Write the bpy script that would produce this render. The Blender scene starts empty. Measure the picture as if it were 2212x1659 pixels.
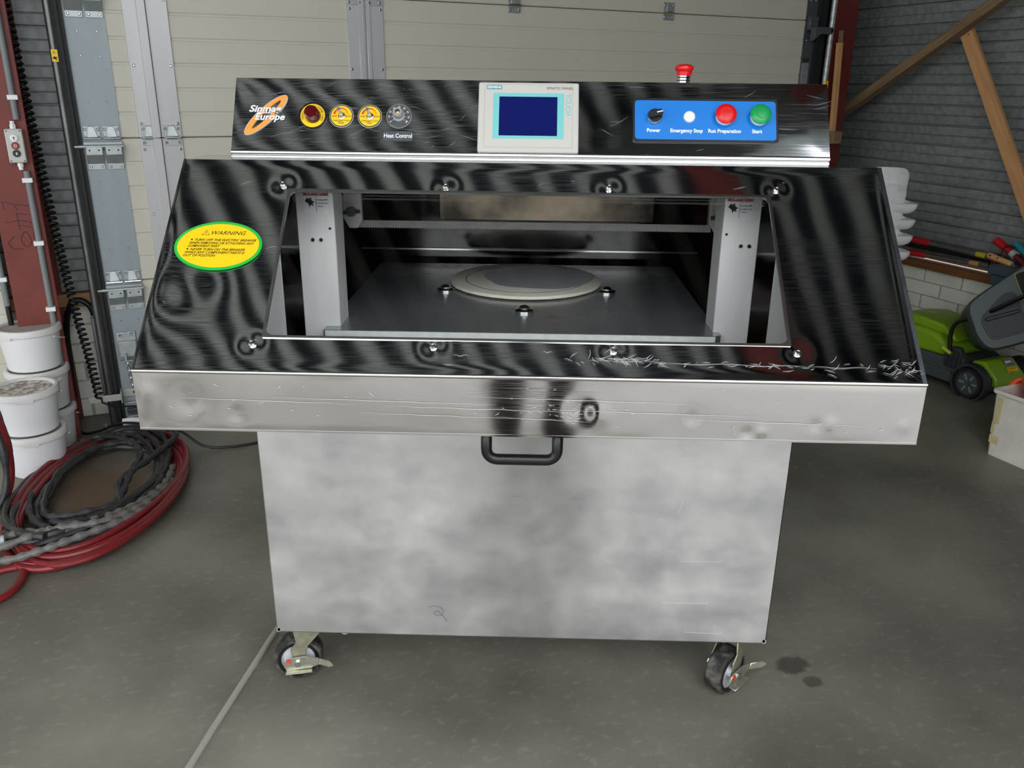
import bpy, bmesh, math, random
from mathutils import Matrix, Vector, noise
R = math.radians
rnd = random.Random(7)
SC = bpy.context.scene
COL = SC.collection

# ------------------------------------------------------------------ camera
cam_d = bpy.data.cameras.new('camera'); cam = bpy.data.objects.new('camera', cam_d); COL.objects.link(cam)
cam_d.sensor_width = 36.0; cam_d.lens = 36 * 1802.65 / 2212; cam_d.clip_start = 0.02
YAW, PITCH, ROLL = 0.02156, 0.34502, 0.01122
CAMP = Vector((0.00746, -1.72504, 1.47158))
fwd = Vector((-math.sin(YAW) * math.cos(PITCH), math.cos(YAW) * math.cos(PITCH), -math.sin(PITCH)))
rt = Vector((math.cos(YAW), math.sin(YAW), 0)); up = rt.cross(fwd)
r2 = rt * math.cos(ROLL) + up * math.sin(ROLL); u2 = -rt * math.sin(ROLL) + up * math.cos(ROLL)
mw = Matrix((r2, u2, -fwd)).transposed().to_4x4(); mw.translation = CAMP
cam.matrix_world = mw
SC.camera = cam

# ------------------------------------------------------------------ world, light, exposure
wld = bpy.data.worlds.new('overcast_sky'); SC.world = wld; wld.use_nodes = True
bg = wld.node_tree.nodes['Background']
bg.inputs[0].default_value = (0.93, 0.97, 1.0, 1)
_t = wld.node_tree; _g = _t.nodes.new('ShaderNodeTexCoord'); _s = _t.nodes.new('ShaderNodeSeparateXYZ'); _r = _t.nodes.new('ShaderNodeMapRange')
_r.inputs['From Min'].default_value = 0; _r.inputs['From Max'].default_value = 1          # overcast sky: zenith three times the horizon
_r.inputs['To Min'].default_value = 2.1; _r.inputs['To Max'].default_value = 6.3
_t.links.new(_g.outputs['Generated'], _s.inputs[0]); _t.links.new(_s.outputs['Z'], _r.inputs['Value']); _t.links.new(_r.outputs[0], bg.inputs[1])
SC.view_settings.view_transform = 'Standard'; SC.view_settings.look = 'None'
SC.view_settings.exposure = 0.05; SC.view_settings.gamma = 1.0; SC.view_settings.use_curve_mapping = False
SC.cycles.use_denoising = True
SC.cycles.max_bounces = 10; SC.cycles.diffuse_bounces = 5; SC.cycles.glossy_bounces = 6; SC.cycles.transparent_max_bounces = 12
SC.cycles.sample_clamp_indirect = 8.0

# the hall is turned 25.7 degrees against the machine; room coordinates u (along the door), v (into the wall)
PSI = 0.44822
B = Vector((-1.8356, 1.7343, 0))
DD = Vector((math.cos(PSI), math.sin(PSI), 0)); WD = Vector((-math.sin(PSI), math.cos(PSI), 0))
ROOM = Matrix.Translation(B) @ Matrix.Rotation(PSI, 4, 'Z')
def W(u, v, z=0.0): return B + DD * u + WD * v + Vector((0, 0, z))

# ------------------------------------------------------------------ materials
def lin(c):
    if isinstance(c, str):
        c = tuple(int(c[i:i + 2], 16) for i in (1, 3, 5))
    return tuple((x / 255 / 12.92) if x / 255 <= .04045 else ((x / 255 + .055) / 1.055) ** 2.4 for x in c)
_mats = {}
def M(name, col, rough=.5, metal=0.0, var=0.0, vs=20.0, bump=0.0, bs=60.0, st=(1, 1, 1), rvar=0.0, spec=.5, col2=None, per=0.0, detail=6.0, coat=0.0, sharp=None, emit=0.0):
    if name in _mats: return _mats[name]
    m = bpy.data.materials.new(name); m.use_nodes = True
    nt = m.node_tree; b = nt.nodes['Principled BSDF']
    c = lin(col)
    b.inputs['Base Color'].default_value = (*c, 1); b.inputs['Roughness'].default_value = rough
    b.inputs['Metallic'].default_value = metal; b.inputs['Specular IOR Level'].default_value = spec
    b.inputs['Coat Weight'].default_value = coat
    if emit:
        b.inputs['Emission Color'].default_value = (*c, 1); b.inputs['Emission Strength'].default_value = emit
    def N(t, **k):
        n = nt.nodes.new(t)
        for a, v in k.items(): setattr(n, a, v)
        return n
    L = nt.links.new
    tc = mp = None
    if var or bump or rvar or col2:
        tc = N('ShaderNodeTexCoord'); mp = N('ShaderNodeMapping'); mp.inputs['Scale'].default_value = st
        L(tc.outputs['Object'], mp.inputs['Vector'])
    if var or col2 or rvar:
        nz = N('ShaderNodeTexNoise'); nz.inputs['Scale'].default_value = vs; nz.inputs['Detail'].default_value = detail
        L(mp.outputs[0], nz.inputs['Vector'])
        rp = N('ShaderNodeValToRGB')
        lo, hi = sharp if sharp else (.3, .7)
        rp.color_ramp.elements[0].position = lo; rp.color_ramp.elements[1].position = hi
        ca = tuple(x * (1 - var) for x in c); cb = lin(col2) if col2 else tuple(min(1, x * (1 + var)) for x in c)
        rp.color_ramp.elements[0].color = (*ca, 1); rp.color_ramp.elements[1].color = (*cb, 1)
        L(nz.outputs['Fac'], rp.inputs['Fac'])
        out = rp.outputs['Color']
        if per:
            oi = N('ShaderNodeObjectInfo'); mr = N('ShaderNodeMapRange')
            mr.inputs['To Min'].default_value = 1 - per; mr.inputs['To Max'].default_value = 1 + per
            L(oi.outputs['Random'], mr.inputs['Value'])
            mx = N('ShaderNodeVectorMath', operation='SCALE'); L(out, mx.inputs[0]); L(mr.outputs[0], mx.inputs['Scale'])
            out = mx.outputs[0]
        if var or col2: L(out, b.inputs['Base Color'])
        if rvar:
            mr = N('ShaderNodeMapRange'); mr.inputs['From Min'].default_value = .3; mr.inputs['From Max'].default_value = .7
            mr.inputs['To Min'].default_value = max(.02, rough - rvar); mr.inputs['To Max'].default_value = min(1, rough + rvar)
            L(nz.outputs['Fac'], mr.inputs['Value']); L(mr.outputs[0], b.inputs['Roughness'])
    if bump:
        nb = N('ShaderNodeTexNoise'); nb.inputs['Scale'].default_value = bs; nb.inputs['Detail'].default_value = 4
        L(mp.outputs[0], nb.inputs['Vector'])
        bp = N('ShaderNodeBump'); bp.inputs['Strength'].default_value = bump; bp.inputs['Distance'].default_value = .01
        L(nb.outputs['Fac'], bp.inputs['Height']); L(bp.outputs[0], b.inputs['Normal'])
    _mats[name] = m
    return m

def mirror_steel(name, base, rough, scr, seed, blue=0.0):
    """polished sheet with fine lengthwise scratches"""
    m = bpy.data.materials.new(name); m.use_nodes = True; _mats[name] = m
    nt = m.node_tree; b = nt.nodes['Principled BSDF']; L = nt.links.new
    b.inputs['Metallic'].default_value = 1; b.inputs['Base Color'].default_value = (*lin(base), 1)
    tc = nt.nodes.new('ShaderNodeTexCoord')
    def noise_tex(scale, st, rot=0, det=4):
        mp = nt.nodes.new('ShaderNodeMapping'); mp.inputs['Scale'].default_value = st; mp.inputs['Rotation'].default_value = (0, 0, rot)
        mp.inputs['Location'].default_value = (seed, seed * .7, 0)
        L(tc.outputs['Object'], mp.inputs['Vector'])
        n = nt.nodes.new('ShaderNodeTexNoise'); n.inputs['Scale'].default_value = scale; n.inputs['Detail'].default_value = det
        L(mp.outputs[0], n.inputs['Vector']); return n
    fine = noise_tex(60, (.12, 14, 14), .03, 3)
    patch = noise_tex(5, (.6, 1.6, 1), 0, 3)
    mul = nt.nodes.new('ShaderNodeMath'); mul.operation = 'MULTIPLY'
    r1 = nt.nodes.new('ShaderNodeMapRange'); r1.inputs['From Min'].default_value = .48; r1.inputs['From Max'].default_value = .72
    r2_ = nt.nodes.new('ShaderNodeMapRange'); r2_.inputs['From Min'].default_value = .4; r2_.inputs['From Max'].default_value = .65
    L(fine.outputs['Fac'], r1.inputs['Value']); L(patch.outputs['Fac'], r2_.inputs['Value'])
    L(r1.outputs[0], mul.inputs[0]); L(r2_.outputs[0], mul.inputs[1])
    rr = nt.nodes.new('ShaderNodeMapRange'); rr.inputs['To Min'].default_value = rough; rr.inputs['To Max'].default_value = min(1, rough + scr)
    L(mul.outputs[0], rr.inputs['Value']); L(rr.outputs[0], b.inputs['Roughness'])
    bp = nt.nodes.new('ShaderNodeBump'); bp.inputs['Strength'].default_value = .012; bp.inputs['Distance'].default_value = .001
    L(fine.outputs['Fac'], bp.inputs['Height']); L(bp.outputs[0], b.inputs['Normal'])
    return m

STEEL = mirror_steel('polished_steel', (202, 205, 209), .045, .16, 1.0)
STEEL_LIP = mirror_steel('lip_steel', (180, 177, 176), .07, .16, 3.0)
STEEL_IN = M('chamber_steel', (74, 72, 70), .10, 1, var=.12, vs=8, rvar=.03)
def brushed_mat():
    m = bpy.data.materials.new('brushed_steel'); m.use_nodes = True
    nt = m.node_tree; b = nt.nodes['Principled BSDF']; L = nt.links.new; b.inputs['Metallic'].default_value = 1
    tc = nt.nodes.new('ShaderNodeTexCoord')
    def nzt(sc, st, det, ro, di):
        mp = nt.nodes.new('ShaderNodeMapping'); mp.inputs['Scale'].default_value = st; L(tc.outputs['Object'], mp.inputs['Vector'])
        n = nt.nodes.new('ShaderNodeTexNoise'); n.inputs['Scale'].default_value = sc; n.inputs['Detail'].default_value = det
        n.inputs['Roughness'].default_value = ro; n.inputs['Distortion'].default_value = di; L(mp.outputs[0], n.inputs['Vector']); return n.outputs['Fac']
    a = nzt(6.0, (1, 1, 1.35), 5, .56, 0); f_ = nzt(70, (.5, 1, 1.2), 3, .6, 0); lo_ = nzt(3.0, (1, 1, 1.2), 1, .5, 0)
    rp = nt.nodes.new('ShaderNodeValToRGB'); rp.color_ramp.elements[0].position = .28; rp.color_ramp.elements[1].position = .72
    rp.color_ramp.elements[0].color = (*lin((174, 174, 175)), 1); rp.color_ramp.elements[1].color = (*lin((206, 204, 201)), 1); L(a, rp.inputs['Fac']); L(rp.outputs[0], b.inputs['Base Color'])
    ad = nt.nodes.new('ShaderNodeMath'); ad.operation = 'MULTIPLY_ADD'; ad.inputs[1].default_value = .0; L(f_, ad.inputs[0]); L(a, ad.inputs[2])
    rr = nt.nodes.new('ShaderNodeMapRange'); rr.inputs['From Min'].default_value = .3; rr.inputs['From Max'].default_value = .7
    rr.inputs['To Min'].default_value = .27; rr.inputs['To Max'].default_value = .37; L(ad.outputs[0], rr.inputs['Value']); L(rr.outputs[0], b.inputs['Roughness'])
    tg = nt.nodes.new('ShaderNodeCombineXYZ'); tg.inputs[2].default_value = 1; L(tg.outputs[0], b.inputs['Tangent']); b.inputs['Anisotropic'].default_value = .9
    bp = nt.nodes.new('ShaderNodeBump'); bp.inputs['Strength'].default_value = .02; bp.inputs['Distance'].default_value = .01; nt.nodes.remove(bp)
    return m
BRUSH = brushed_mat()
PLATEM = M('work_plate_steel', (166, 170, 174), .27, .72, var=.06, vs=4, rvar=.03, detail=3)
PLATE_EDGE = M('plate_edge_lit', (232, 232, 229), .5, .2, var=.08, vs=60)  # front edge of the work plate, light on it painted as paler colour
GALV = M('galvanised_post', (233, 231, 228), .42, .1, var=.07, vs=20, st=(1, 1, .2))
CHROME = M('bright_metal', (215, 215, 212), .18, 1)
ZINC = M('zinc_plated', (172, 177, 178), .42, .6, var=.1, vs=40)
CASTZ = M('caster_zinc', (176, 172, 150), .4, .8, var=.25, vs=45)
BLACKP = M('black_plastic', (14, 14, 15), .35)
BLACKM = M('black_rubber', (22, 22, 23), .6, var=.3, vs=30)
WHITEP = M('white_plastic', (238, 238, 238), .4)
HMI_G = M('panel_plastic', (200, 196, 190), .45)
HMI_L = M('panel_line_grey', (160, 156, 152), .5)
TEAL = M('teal_print', (120, 201, 199), .4)
TEALD = M('teal_badge', (52, 150, 160), .4)
SCREENM = M('dark_blue_screen', (14, 20, 84), .12, emit=.35)
BLUEP = M('blue_label', (0, 122, 214), .35)
DARKG = M('dark_grey_label', (74, 77, 80), .45)
YEL = M('yellow_label', (250, 206, 22), .45)
GREENL = M('green_label', (44, 184, 70), .4)
WHITEI = M('white_print', (240, 240, 240), .5)
BLACKI = M('black_print', (26, 24, 20), .6)
BROWNI = M('brown_print', (62, 46, 4), .6)
REDI = M('red_print', (222, 66, 20), .5)
REDB = M('red_button', (222, 24, 30), .3)
GREENB = M('green_button', (22, 160, 84), .3)
LAMP = M('ruby_lamp_lens', (84, 6, 12), .12, coat=.6)
ORANGE = M('orange_print', (246, 160, 66), .45)
DANGER = M('danger_red', (168, 22, 34), .5)
RED_IRON = M('red_oxide_paint', (118, 50, 42), .55, var=.12, vs=9, bump=.05, bs=120)
RED_DARK = M('dark_red_oxide_paint', (100, 32, 26), .5, var=.12, vs=9)
CREAM = M('cream_door_skin', (203, 199, 184), .5, bump=.08, bs=70, var=.02, vs=4)
BLUEGREY = M('blue_grey_steel', (150, 160, 164), .5, .3, var=.05, vs=14, st=(1, 1, .3))
DGREY = M('dark_grey_steel', (92, 97, 100), .4, .5, var=.06, vs=20)
STILE = M('door_stile_alloy', (190, 188, 190), .42, .35, var=.05, vs=14, st=(1, 1, .15))
CLAD = M('cladding_steel', (138, 142, 141), .5, .3, var=.24, vs=30, bump=.04, bs=90, detail=8, per=.07)
BRICKM = M('lime_brick', (232, 229, 219), .85, var=.06, vs=14, bump=.25, bs=90, per=.05)
MORTAR = M('mortar', (176, 170, 158), .95, var=.12, vs=30, bump=.3, bs=120)
WOODD = M('dark_timber', (134, 108, 80), .7, var=.28, vs=9, st=(.6, 9, 9), bump=.1, bs=20)
WOODL = M('pine_timber', (200, 150, 100), .65, var=.16, vs=7, st=(.6, 9, 9), bump=.06, bs=20)
WOODR = M('rust_brown_timber', (122, 76, 36), .7, var=.22, vs=8, st=(.8, 6, 6))
CONDUIT = M('grey_conduit', (124, 128, 130), .5)
PIPEM = M('steel_pipe', (104, 106, 104), .35, .8, var=.2, vs=12)
BUCKET = M('bucket_plastic', (232, 232, 234), .38)
LIDM = M('lid_plastic', (222, 220, 217), .42)
DUST = M('dusty_lid_top', (172, 164, 158), .8, var=.16, vs=24)
CRUST = M('crusted_lid_top', (150, 138, 126), .9, col2=(226, 220, 212), vs=46, sharp=(.4, .58), bump=.5, bs=50)
HOSE_R = M('red_hose', (120, 30, 34), .38, var=.14, vs=120)
HOSE_B = M('black_wrapped_cable', (46, 46, 47), .48, var=.4, vs=70)
HOSE_G = M('grey_dusty_cable', (108, 104, 100), .6, var=.25, vs=60)
FLATC = M('grey_flat_cord', (160, 154, 148), .55)
LIME = M('lime_plastic', (128, 168, 24), .32, spec=.5)
MOWG = M('mower_grey_plastic', (66, 74, 77), .42)
MOWD = M('mower_dark_plastic', (44, 48, 50), .5)
ORNG = M('orange_plastic', (240, 88, 18), .4)
BOXW = M('worn_white_plastic', (236, 233, 222), .5, var=.06, vs=14)
TAPE = M('old_masking_tape', (214, 200, 150), .7, var=.1, vs=30)
REDG = M('red_grip', (190, 22, 32), .4)
TEALG = M('teal_grip', (40, 138, 158), .4)
WOODH = M('beech_handle', (214, 168, 110), .45, var=.1, vs=14)
TOOLS = M('tool_steel', (136, 134, 130), .35, .8, var=.12, vs=20)
CABLEK = M('black_cable', (16, 16, 17), .45)
RUBBERT = M('tyre_rubber', (40, 39, 38), .7, var=.35, vs=40, col2=(112, 106, 98), sharp=(.45, .75))
HUBM = M('wheel_hub_plastic', (200, 202, 206), .5)
BOARDC = M('cream_board', (243, 238, 220), .55, var=.04, vs=12)
BOARDG = M('grey_paper', (176, 177, 181), .8, var=.05, vs=20)
BOARDB = M('blue_line', (60, 88, 110), .6)
CLOTH = M('maroon_trousers', (54, 26, 26), .9, var=.15, vs=30)
JACKET = M('dark_jacket', (34, 32, 36), .9, var=.15, vs=30)
SKIN = M('skin', (198, 150, 124), .55)
HAIR = M('hair', (40, 30, 24), .6)
LENSM = M('toggle_tip', (206, 206, 204), .25, .8)

def floor_mat():
    m = bpy.data.materials.new('polished_concrete'); m.use_nodes = True
    nt = m.node_tree; b = nt.nodes['Principled BSDF']; L = nt.links.new
    tc = nt.nodes.new('ShaderNodeTexCoord')
    def nz(scale, det=6, st=(1, 1, 1), rot=0.0):
        mp = nt.nodes.new('ShaderNodeMapping'); mp.inputs['Scale'].default_value = st; mp.inputs['Rotation'].default_value = (0, 0, rot)
        L(tc.outputs['Object'], mp.inputs['Vector'])
        n = nt.nodes.new('ShaderNodeTexNoise'); n.inputs['Scale'].default_value = scale; n.inputs['Detail'].default_value = det
        L(mp.outputs[0], n.inputs['Vector']); return n.outputs['Fac']
    def ramp(f, a, b_, ca, cb):
        r = nt.nodes.new('ShaderNodeValToRGB'); r.color_ramp.elements[0].position = a; r.color_ramp.elements[1].position = b_
        r.color_ramp.elements[0].color = (*ca, 1); r.color_ramp.elements[1].color = (*cb, 1); L(f, r.inputs['Fac']); return r.outputs['Color']
    def mix(fac, a, b_, t='MIX'):
        x = nt.nodes.new('ShaderNodeMix'); x.data_type = 'RGBA'; x.blend_type = t
        if isinstance(fac, float): x.inputs[0].default_value = fac
        else: L(fac, x.inputs[0])
        L(a, x.inputs[6]); L(b_, x.inputs[7]); return x.outputs[2]
    base = ramp(nz(1.6, 9), .32, .68, lin((96, 92, 83)), lin((138, 134, 123)))
    fl = ramp(nz(30, 6, (1, 1.7, 1), .5), .56, .68, (0, 0, 0), (.26, .26, .26))
    light = ramp(nz(3, 3), 0, 1, lin((150, 147, 134)), lin((166, 162, 150)))
    c1 = mix(fl, base, light)
    st_ = ramp(nz(2.3, 4), .58, .75, (0, 0, 0), (.55, .55, .55))
    dark = ramp(nz(5, 2), 0, 1, lin((84, 80, 70)), lin((96, 88, 74)))
    c2 = mix(st_, c1, dark)
    sp = ramp(nz(150, 2), .70, .76, (0, 0, 0), (.8, .8, .8))
    c3 = mix(sp, c2, light)
    def blob(cx, cy, rx, ry, ca, amt, soft=.45, rg=None):
        mp = nt.nodes.new('ShaderNodeMapping'); mp.inputs['Location'].default_value = (-cx / rx, -cy / ry, 0); mp.inputs['Scale'].default_value = (1 / rx, 1 / ry, 0)
        L(tc.outputs['Object'], mp.inputs['Vector'])
        ln = nt.nodes.new('ShaderNodeVectorMath'); ln.operation = 'LENGTH'; L(mp.outputs[0], ln.inputs[0])
        ad = nt.nodes.new('ShaderNodeMath'); ad.operation = 'MULTIPLY_ADD'; ad.inputs[1].default_value = .9; L(rag if rx > .1 else rag2, ad.inputs[0]); L(ln.outputs['Value'], ad.inputs[2])
        mr = nt.nodes.new('ShaderNodeMapRange'); mr.inputs['From Min'].default_value = 1.45; mr.inputs['From Max'].default_value = 1.45 - soft
        mr.inputs['To Min'].default_value = 0; mr.inputs['To Max'].default_value = amt; L(ad.outputs[0], mr.inputs['Value'])
        return mr.outputs[0]
    rag = nz(9, 5); rag2 = nz(42, 6)
    for cx, cy, rx, ry, colr, amt, soft in ((-.06, -.72, .30, .46, (104, 80, 52), .75, .7), (1.634, -2.53, .055, .040, (48, 46, 43), .65, .3), (1.635, -2.605, .03, .024, (52, 50, 46), .6, .3)):
        rgb = nt.nodes.new('ShaderNodeRGB'); rgb.outputs[0].default_value = (*lin(colr), 1)
        c3 = mix(blob(cx, cy, rx, ry, colr, amt, soft), c3, rgb.outputs[0])
    L(c3, b.inputs['Base Color'])
    rr = nt.nodes.new('ShaderNodeMapRange'); rr.inputs['To Min'].default_value = .32; rr.inputs['To Max'].default_value = .6
    L(nz(4, 5), rr.inputs['Value']); L(rr.outputs[0], b.inputs['Roughness'])
    bp = nt.nodes.new('ShaderNodeBump'); bp.inputs['Strength'].default_value = .05; bp.inputs['Distance'].default_value = .005
    L(nz(60, 5), bp.inputs['Height']); L(bp.outputs[0], b.inputs['Normal'])
    return m
FLOORM = floor_mat()
PAVE = M('yard_paving', (150, 148, 143), .85, var=.1, vs=5)
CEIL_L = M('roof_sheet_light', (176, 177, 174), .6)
CEIL_SHADE = M('roof_sheet_painted_shade', (46, 53, 68), .6)  # shade of the upper flanges painted in as a darker colour

def window_mat():
    m = bpy.data.materials.new('clear_acrylic'); m.use_nodes = True
    nt = m.node_tree; nt.nodes.remove(nt.nodes['Principled BSDF']); out = nt.nodes['Material Output']
    t = nt.nodes.new('ShaderNodeBsdfTransparent'); t.inputs[0].default_value = (.985, .99, .99, 1)
    g = nt.nodes.new('ShaderNodeBsdfGlossy'); g.inputs['Roughness'].default_value = .03
    f = nt.nodes.new('ShaderNodeFresnel'); f.inputs['IOR'].default_value = 1.22
    x = nt.nodes.new('ShaderNodeMixShader'); L = nt.links.new
    L(f.outputs[0], x.inputs[0]); L(t.outputs[0], x.inputs[1]); L(g.outputs[0], x.inputs[2]); L(x.outputs[0], out.inputs[0])
    return m
GLASS = window_mat()

# ------------------------------------------------------------------ mesh helpers
def frame(n):
    n = Vector(n).normalized(); a = Vector((0, 0, 1)) if abs(n.z) < .9 else Vector((1, 0, 0))
    x = a.cross(n).normalized(); return x, n.cross(x)
class MB:
    def __init__(s): s.v = []; s.f = []; s.m = []
    def add(s, vs, fs, mi=0, T=None):
        o = len(s.v)
        s.v += [tuple(T @ Vector(v)) if T else tuple(v) for v in vs]
        s.f += [tuple(i + o for i in f) for f in fs]; s.m += [mi] * len(fs); return s
    def box(s, a, b, mi=0, T=None):
        x0, y0, z0 = a; x1, y1, z1 = b
        return s.add([(x0, y0, z0), (x1, y0, z0), (x1, y1, z0), (x0, y1, z0), (x0, y0, z1), (x1, y0, z1), (x1, y1, z1), (x0, y1, z1)],
                     [(3, 2, 1, 0), (4, 5, 6, 7), (0, 1, 5, 4), (1, 2, 6, 5), (2, 3, 7, 6), (3, 0, 4, 7)], mi, T)
    def cyl(s, p0, p1, r0, r1=None, n=16, mi=0, T=None, caps=True):
        p0 = Vector(p0); p1 = Vector(p1); r1 = r0 if r1 is None else r1
        x, y = frame(p1 - p0); vs = []
        for p, r in ((p0, r0), (p1, r1)):
            vs += [p + (x * math.cos(2 * math.pi * i / n) + y * math.sin(2 * math.pi * i / n)) * r for i in range(n)]
        fs = [(i, (i + 1) % n, n + (i + 1) % n, n + i) for i in range(n)]
        if caps: fs += [tuple(range(n - 1, -1, -1)), tuple(range(n, 2 * n))]
        return s.add(vs, fs, mi, T)
    def tube(s, pts, r, n=8, closed=False, mi=0, T=None, caps=True):
        P = [Vector(p) for p in pts]; k = len(P)
        rr = r if isinstance(r, (list, tuple)) else [r] * k
        vs = []; x = None
        for i in range(k):
            t = (P[(i + 1) % k] - P[i - 1]) if closed else (P[min(i + 1, k - 1)] - P[max(i - 1, 0)])
            t = t.normalized() if t.length > 1e-9 else Vector((0, 0, 1))
            if x is None: x, _ = frame(t)
            x = (x - t * x.dot(t)); x = x.normalized() if x.length > 1e-6 else frame(t)[0]
            y = t.cross(x)
            vs += [P[i] + (x * math.cos(2 * math.pi * j / n) + y * math.sin(2 * math.pi * j / n)) * rr[i] for j in range(n)]
        fs = []
        for i in range(k if closed else k - 1):
            a = i * n; b = ((i + 1) % k) * n
            fs += [(a + j, a + (j + 1) % n, b + (j + 1) % n, b + j) for j in range(n)]
        if not closed and caps: fs += [tuple(range(n - 1, -1, -1)), tuple(range((k - 1) * n, k * n))]
        return s.add(vs, fs, mi, T)
    def lathe(s, prof, n=32, mi=0, T=None, ring=False):
        vs = []; fs = []
        for r, z in prof: vs += [(r * math.cos(2 * math.pi * j / n), r * math.sin(2 * math.pi * j / n), z) for j in range(n)]
        for i in range(len(prof) - 1):
            fs += [(i * n + j, i * n + (j + 1) % n, (i + 1) * n + (j + 1) % n, (i + 1) * n + j) for j in range(n)]
        if ring:
            o = (len(prof) - 1) * n; fs += [(o + j, o + (j + 1) % n, (j + 1) % n, j) for j in range(n)]; return s.add(vs, fs, mi, T)
        if prof[0][0] > 1e-5: fs.append(tuple(range(n - 1, -1, -1)))
        if prof[-1][0] > 1e-5: fs.append(tuple(range((len(prof) - 1) * n, len(prof) * n)))
        return s.add(vs, fs, mi, T)
    def prism(s, poly, z0, z1, mi=0, T=None):
        n = len(poly)
        return s.add([(x, y, z0) for x, y in poly] + [(x, y, z1) for x, y in poly],
                     [tuple(range(n - 1, -1, -1)), tuple(range(n, 2 * n))] + [(i, (i + 1) % n, n + (i + 1) % n, n + i) for i in range(n)], mi, T)
    def ring(s, outer, inner, z0, z1, mi=0, T=None):
        n = len(outer); vs = [(x, y, z) for z in (z0, z1) for x, y in outer] + [(x, y, z) for z in (z0, z1) for x, y in inner]
        fs = []
        for i in range(n):
            j = (i + 1) % n
            fs += [(i, j, n + j, n + i), (2 * n + j, 2 * n + i, 3 * n + i, 3 * n + j), (n + i, n + j, 3 * n + j, 3 * n + i), (j, i, 2 * n + i, 2 * n + j)]
        return s.add(vs, fs, mi, T)
    def build(s, name, mats, parent=None, mat=None, smooth=35, bevel=0.0, seg=2, fix=True, loc=None):
        me = bpy.data.meshes.new(name); me.from_pydata(s.v, [], s.f)
        for x in (mats if isinstance(mats, (list, tuple)) else [mats]): me.materials.append(x)
        if len(me.materials) > 1:
            for p, i in zip(me.polygons, s.m): p.material_index = i
        if fix:
            bm = bmesh.new(); bm.from_mesh(me); bmesh.ops.recalc_face_normals(bm, faces=bm.faces); bm.to_mesh(me); bm.free()
        if smooth:
            me.polygons.foreach_set('use_smooth', [True] * len(me.polygons))
            if smooth < 180: me.set_sharp_from_angle(angle=R(smooth))
        me.update()
        o = bpy.data.objects.new(name, me); COL.objects.link(o)
        if parent: o.parent = parent
        if mat is not None: o.matrix_local = mat
        if loc is not None: o.location = loc
        if bevel:
            bv = o.modifiers.new('edge', 'BEVEL'); bv.width = bevel; bv.segments = seg; bv.limit_method = 'ANGLE'; bv.angle_limit = R(40)
            bv.harden_normals = False
        return o
def box(name, a, b, mat, parent=None, bevel=0.0, T=None, seg=2):
    return MB().box(a, b).build(name, mat, parent, mat=T, bevel=bevel, seg=seg)
def copy(o, parent=None, loc=None):
    c = o.copy(); COL.objects.link(c); c.parent = parent if parent else o.parent
    if loc is not None: c.location = loc
    return c
def copy_tree(o, parent=None):
    c = o.copy(); COL.objects.link(c); c.parent = parent
    for ch in list(o.children): copy_tree(ch, c)
    return c
def spline(P, k=8, closed=False):
    P = [Vector(p) for p in P]; n = len(P); out = []
    for i in range(n if closed else n - 1):
        if closed: a, b, c, d = P[i - 1], P[i], P[(i + 1) % n], P[(i + 2) % n]
        else: a, b, c, d = P[max(i - 1, 0)], P[i], P[i + 1], P[min(i + 2, n - 1)]
        for j in range(k):
            t = j / k
            out.append(.5 * ((2 * b) + (c - a) * t + (2 * a - 5 * b + 4 * c - d) * t * t + (3 * b - a - 3 * c + d) * t ** 3))
    if not closed: out.append(P[-1])
    return out
def rrect(w, h, r, k=5, cx=0, cy=0):
    out = []
    for sx, sy, a0 in ((1, 1, 0), (-1, 1, 90), (-1, -1, 180), (1, -1, 270)):
        for i in range(k + 1):
            a = R(a0 + 90 * i / k); out.append((cx + sx * (w / 2 - r) + r * math.cos(a), cy + sy * (h / 2 - r) + r * math.sin(a)))
    return out
def ellipse(a, b, n=48, cx=0, cy=0, rot=0):
    c, s = math.cos(rot), math.sin(rot)
    return [(cx + a * math.cos(2 * math.pi * i / n) * c - b * math.sin(2 * math.pi * i / n) * s, cy + a * math.cos(2 * math.pi * i / n) * s + b * math.sin(2 * math.pi * i / n) * c) for i in range(n)]
def tag(o, label=None, cat=None, group=None, kind=None):
    if label: o['label'] = label
    if cat: o['category'] = cat
    if group: o['group'] = group
    if kind: o['kind'] = kind
    return o
def empty(name, loc=(0, 0, 0), rz=0.0, parent=None):
    o = bpy.data.objects.new(name, None); COL.objects.link(o); o.location = loc; o.rotation_euler = (0, 0, rz); o.empty_display_size = .1
    if parent: o.parent = parent
    return o
def room_empty(name):
    o = empty(name, B, PSI); return o
def text_mesh(body, size, bold=0.0, shear=0.0, align='CENTER', sx=1.0, spacing=1.0):
    cu = bpy.data.curves.new('lettering', 'FONT'); cu.body = body; cu.size = size; cu.align_x = align; cu.align_y = 'CENTER'
    cu.offset = bold; cu.shear = shear; cu.extrude = .0002; cu.resolution_u = 3; cu.space_character = spacing
    t = bpy.data.objects.new('lettering', cu); COL.objects.link(t)
    me = bpy.data.meshes.new_from_object(t)
    bpy.data.objects.remove(t); bpy.data.curves.remove(cu)
    if sx != 1.0: me.transform(Matrix.Diagonal((sx, 1, 1, 1)))
    return me
def letters(parent, T, items, mat, name='lettering'):
    """items: (text, x, y, size, options) in the local plane T; one mesh"""
    bm = bmesh.new()
    for it in items:
        tx, x, y, sz = it[:4]; op = dict(it[4]) if len(it) > 4 else {}
        rot = op.pop('rot', 0.0)
        me = text_mesh(tx, sz, **op); me.transform(Matrix.Translation((x, y, 0)) @ Matrix.Rotation(rot, 4, 'Z')); bm.from_mesh(me); bpy.data.meshes.remove(me)
    me = bpy.data.meshes.new(name); bm.to_mesh(me); bm.free(); me.materials.append(mat)
    o = bpy.data.objects.new(name, me); COL.objects.link(o); o.parent = parent; o.matrix_local = T
    return o
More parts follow.
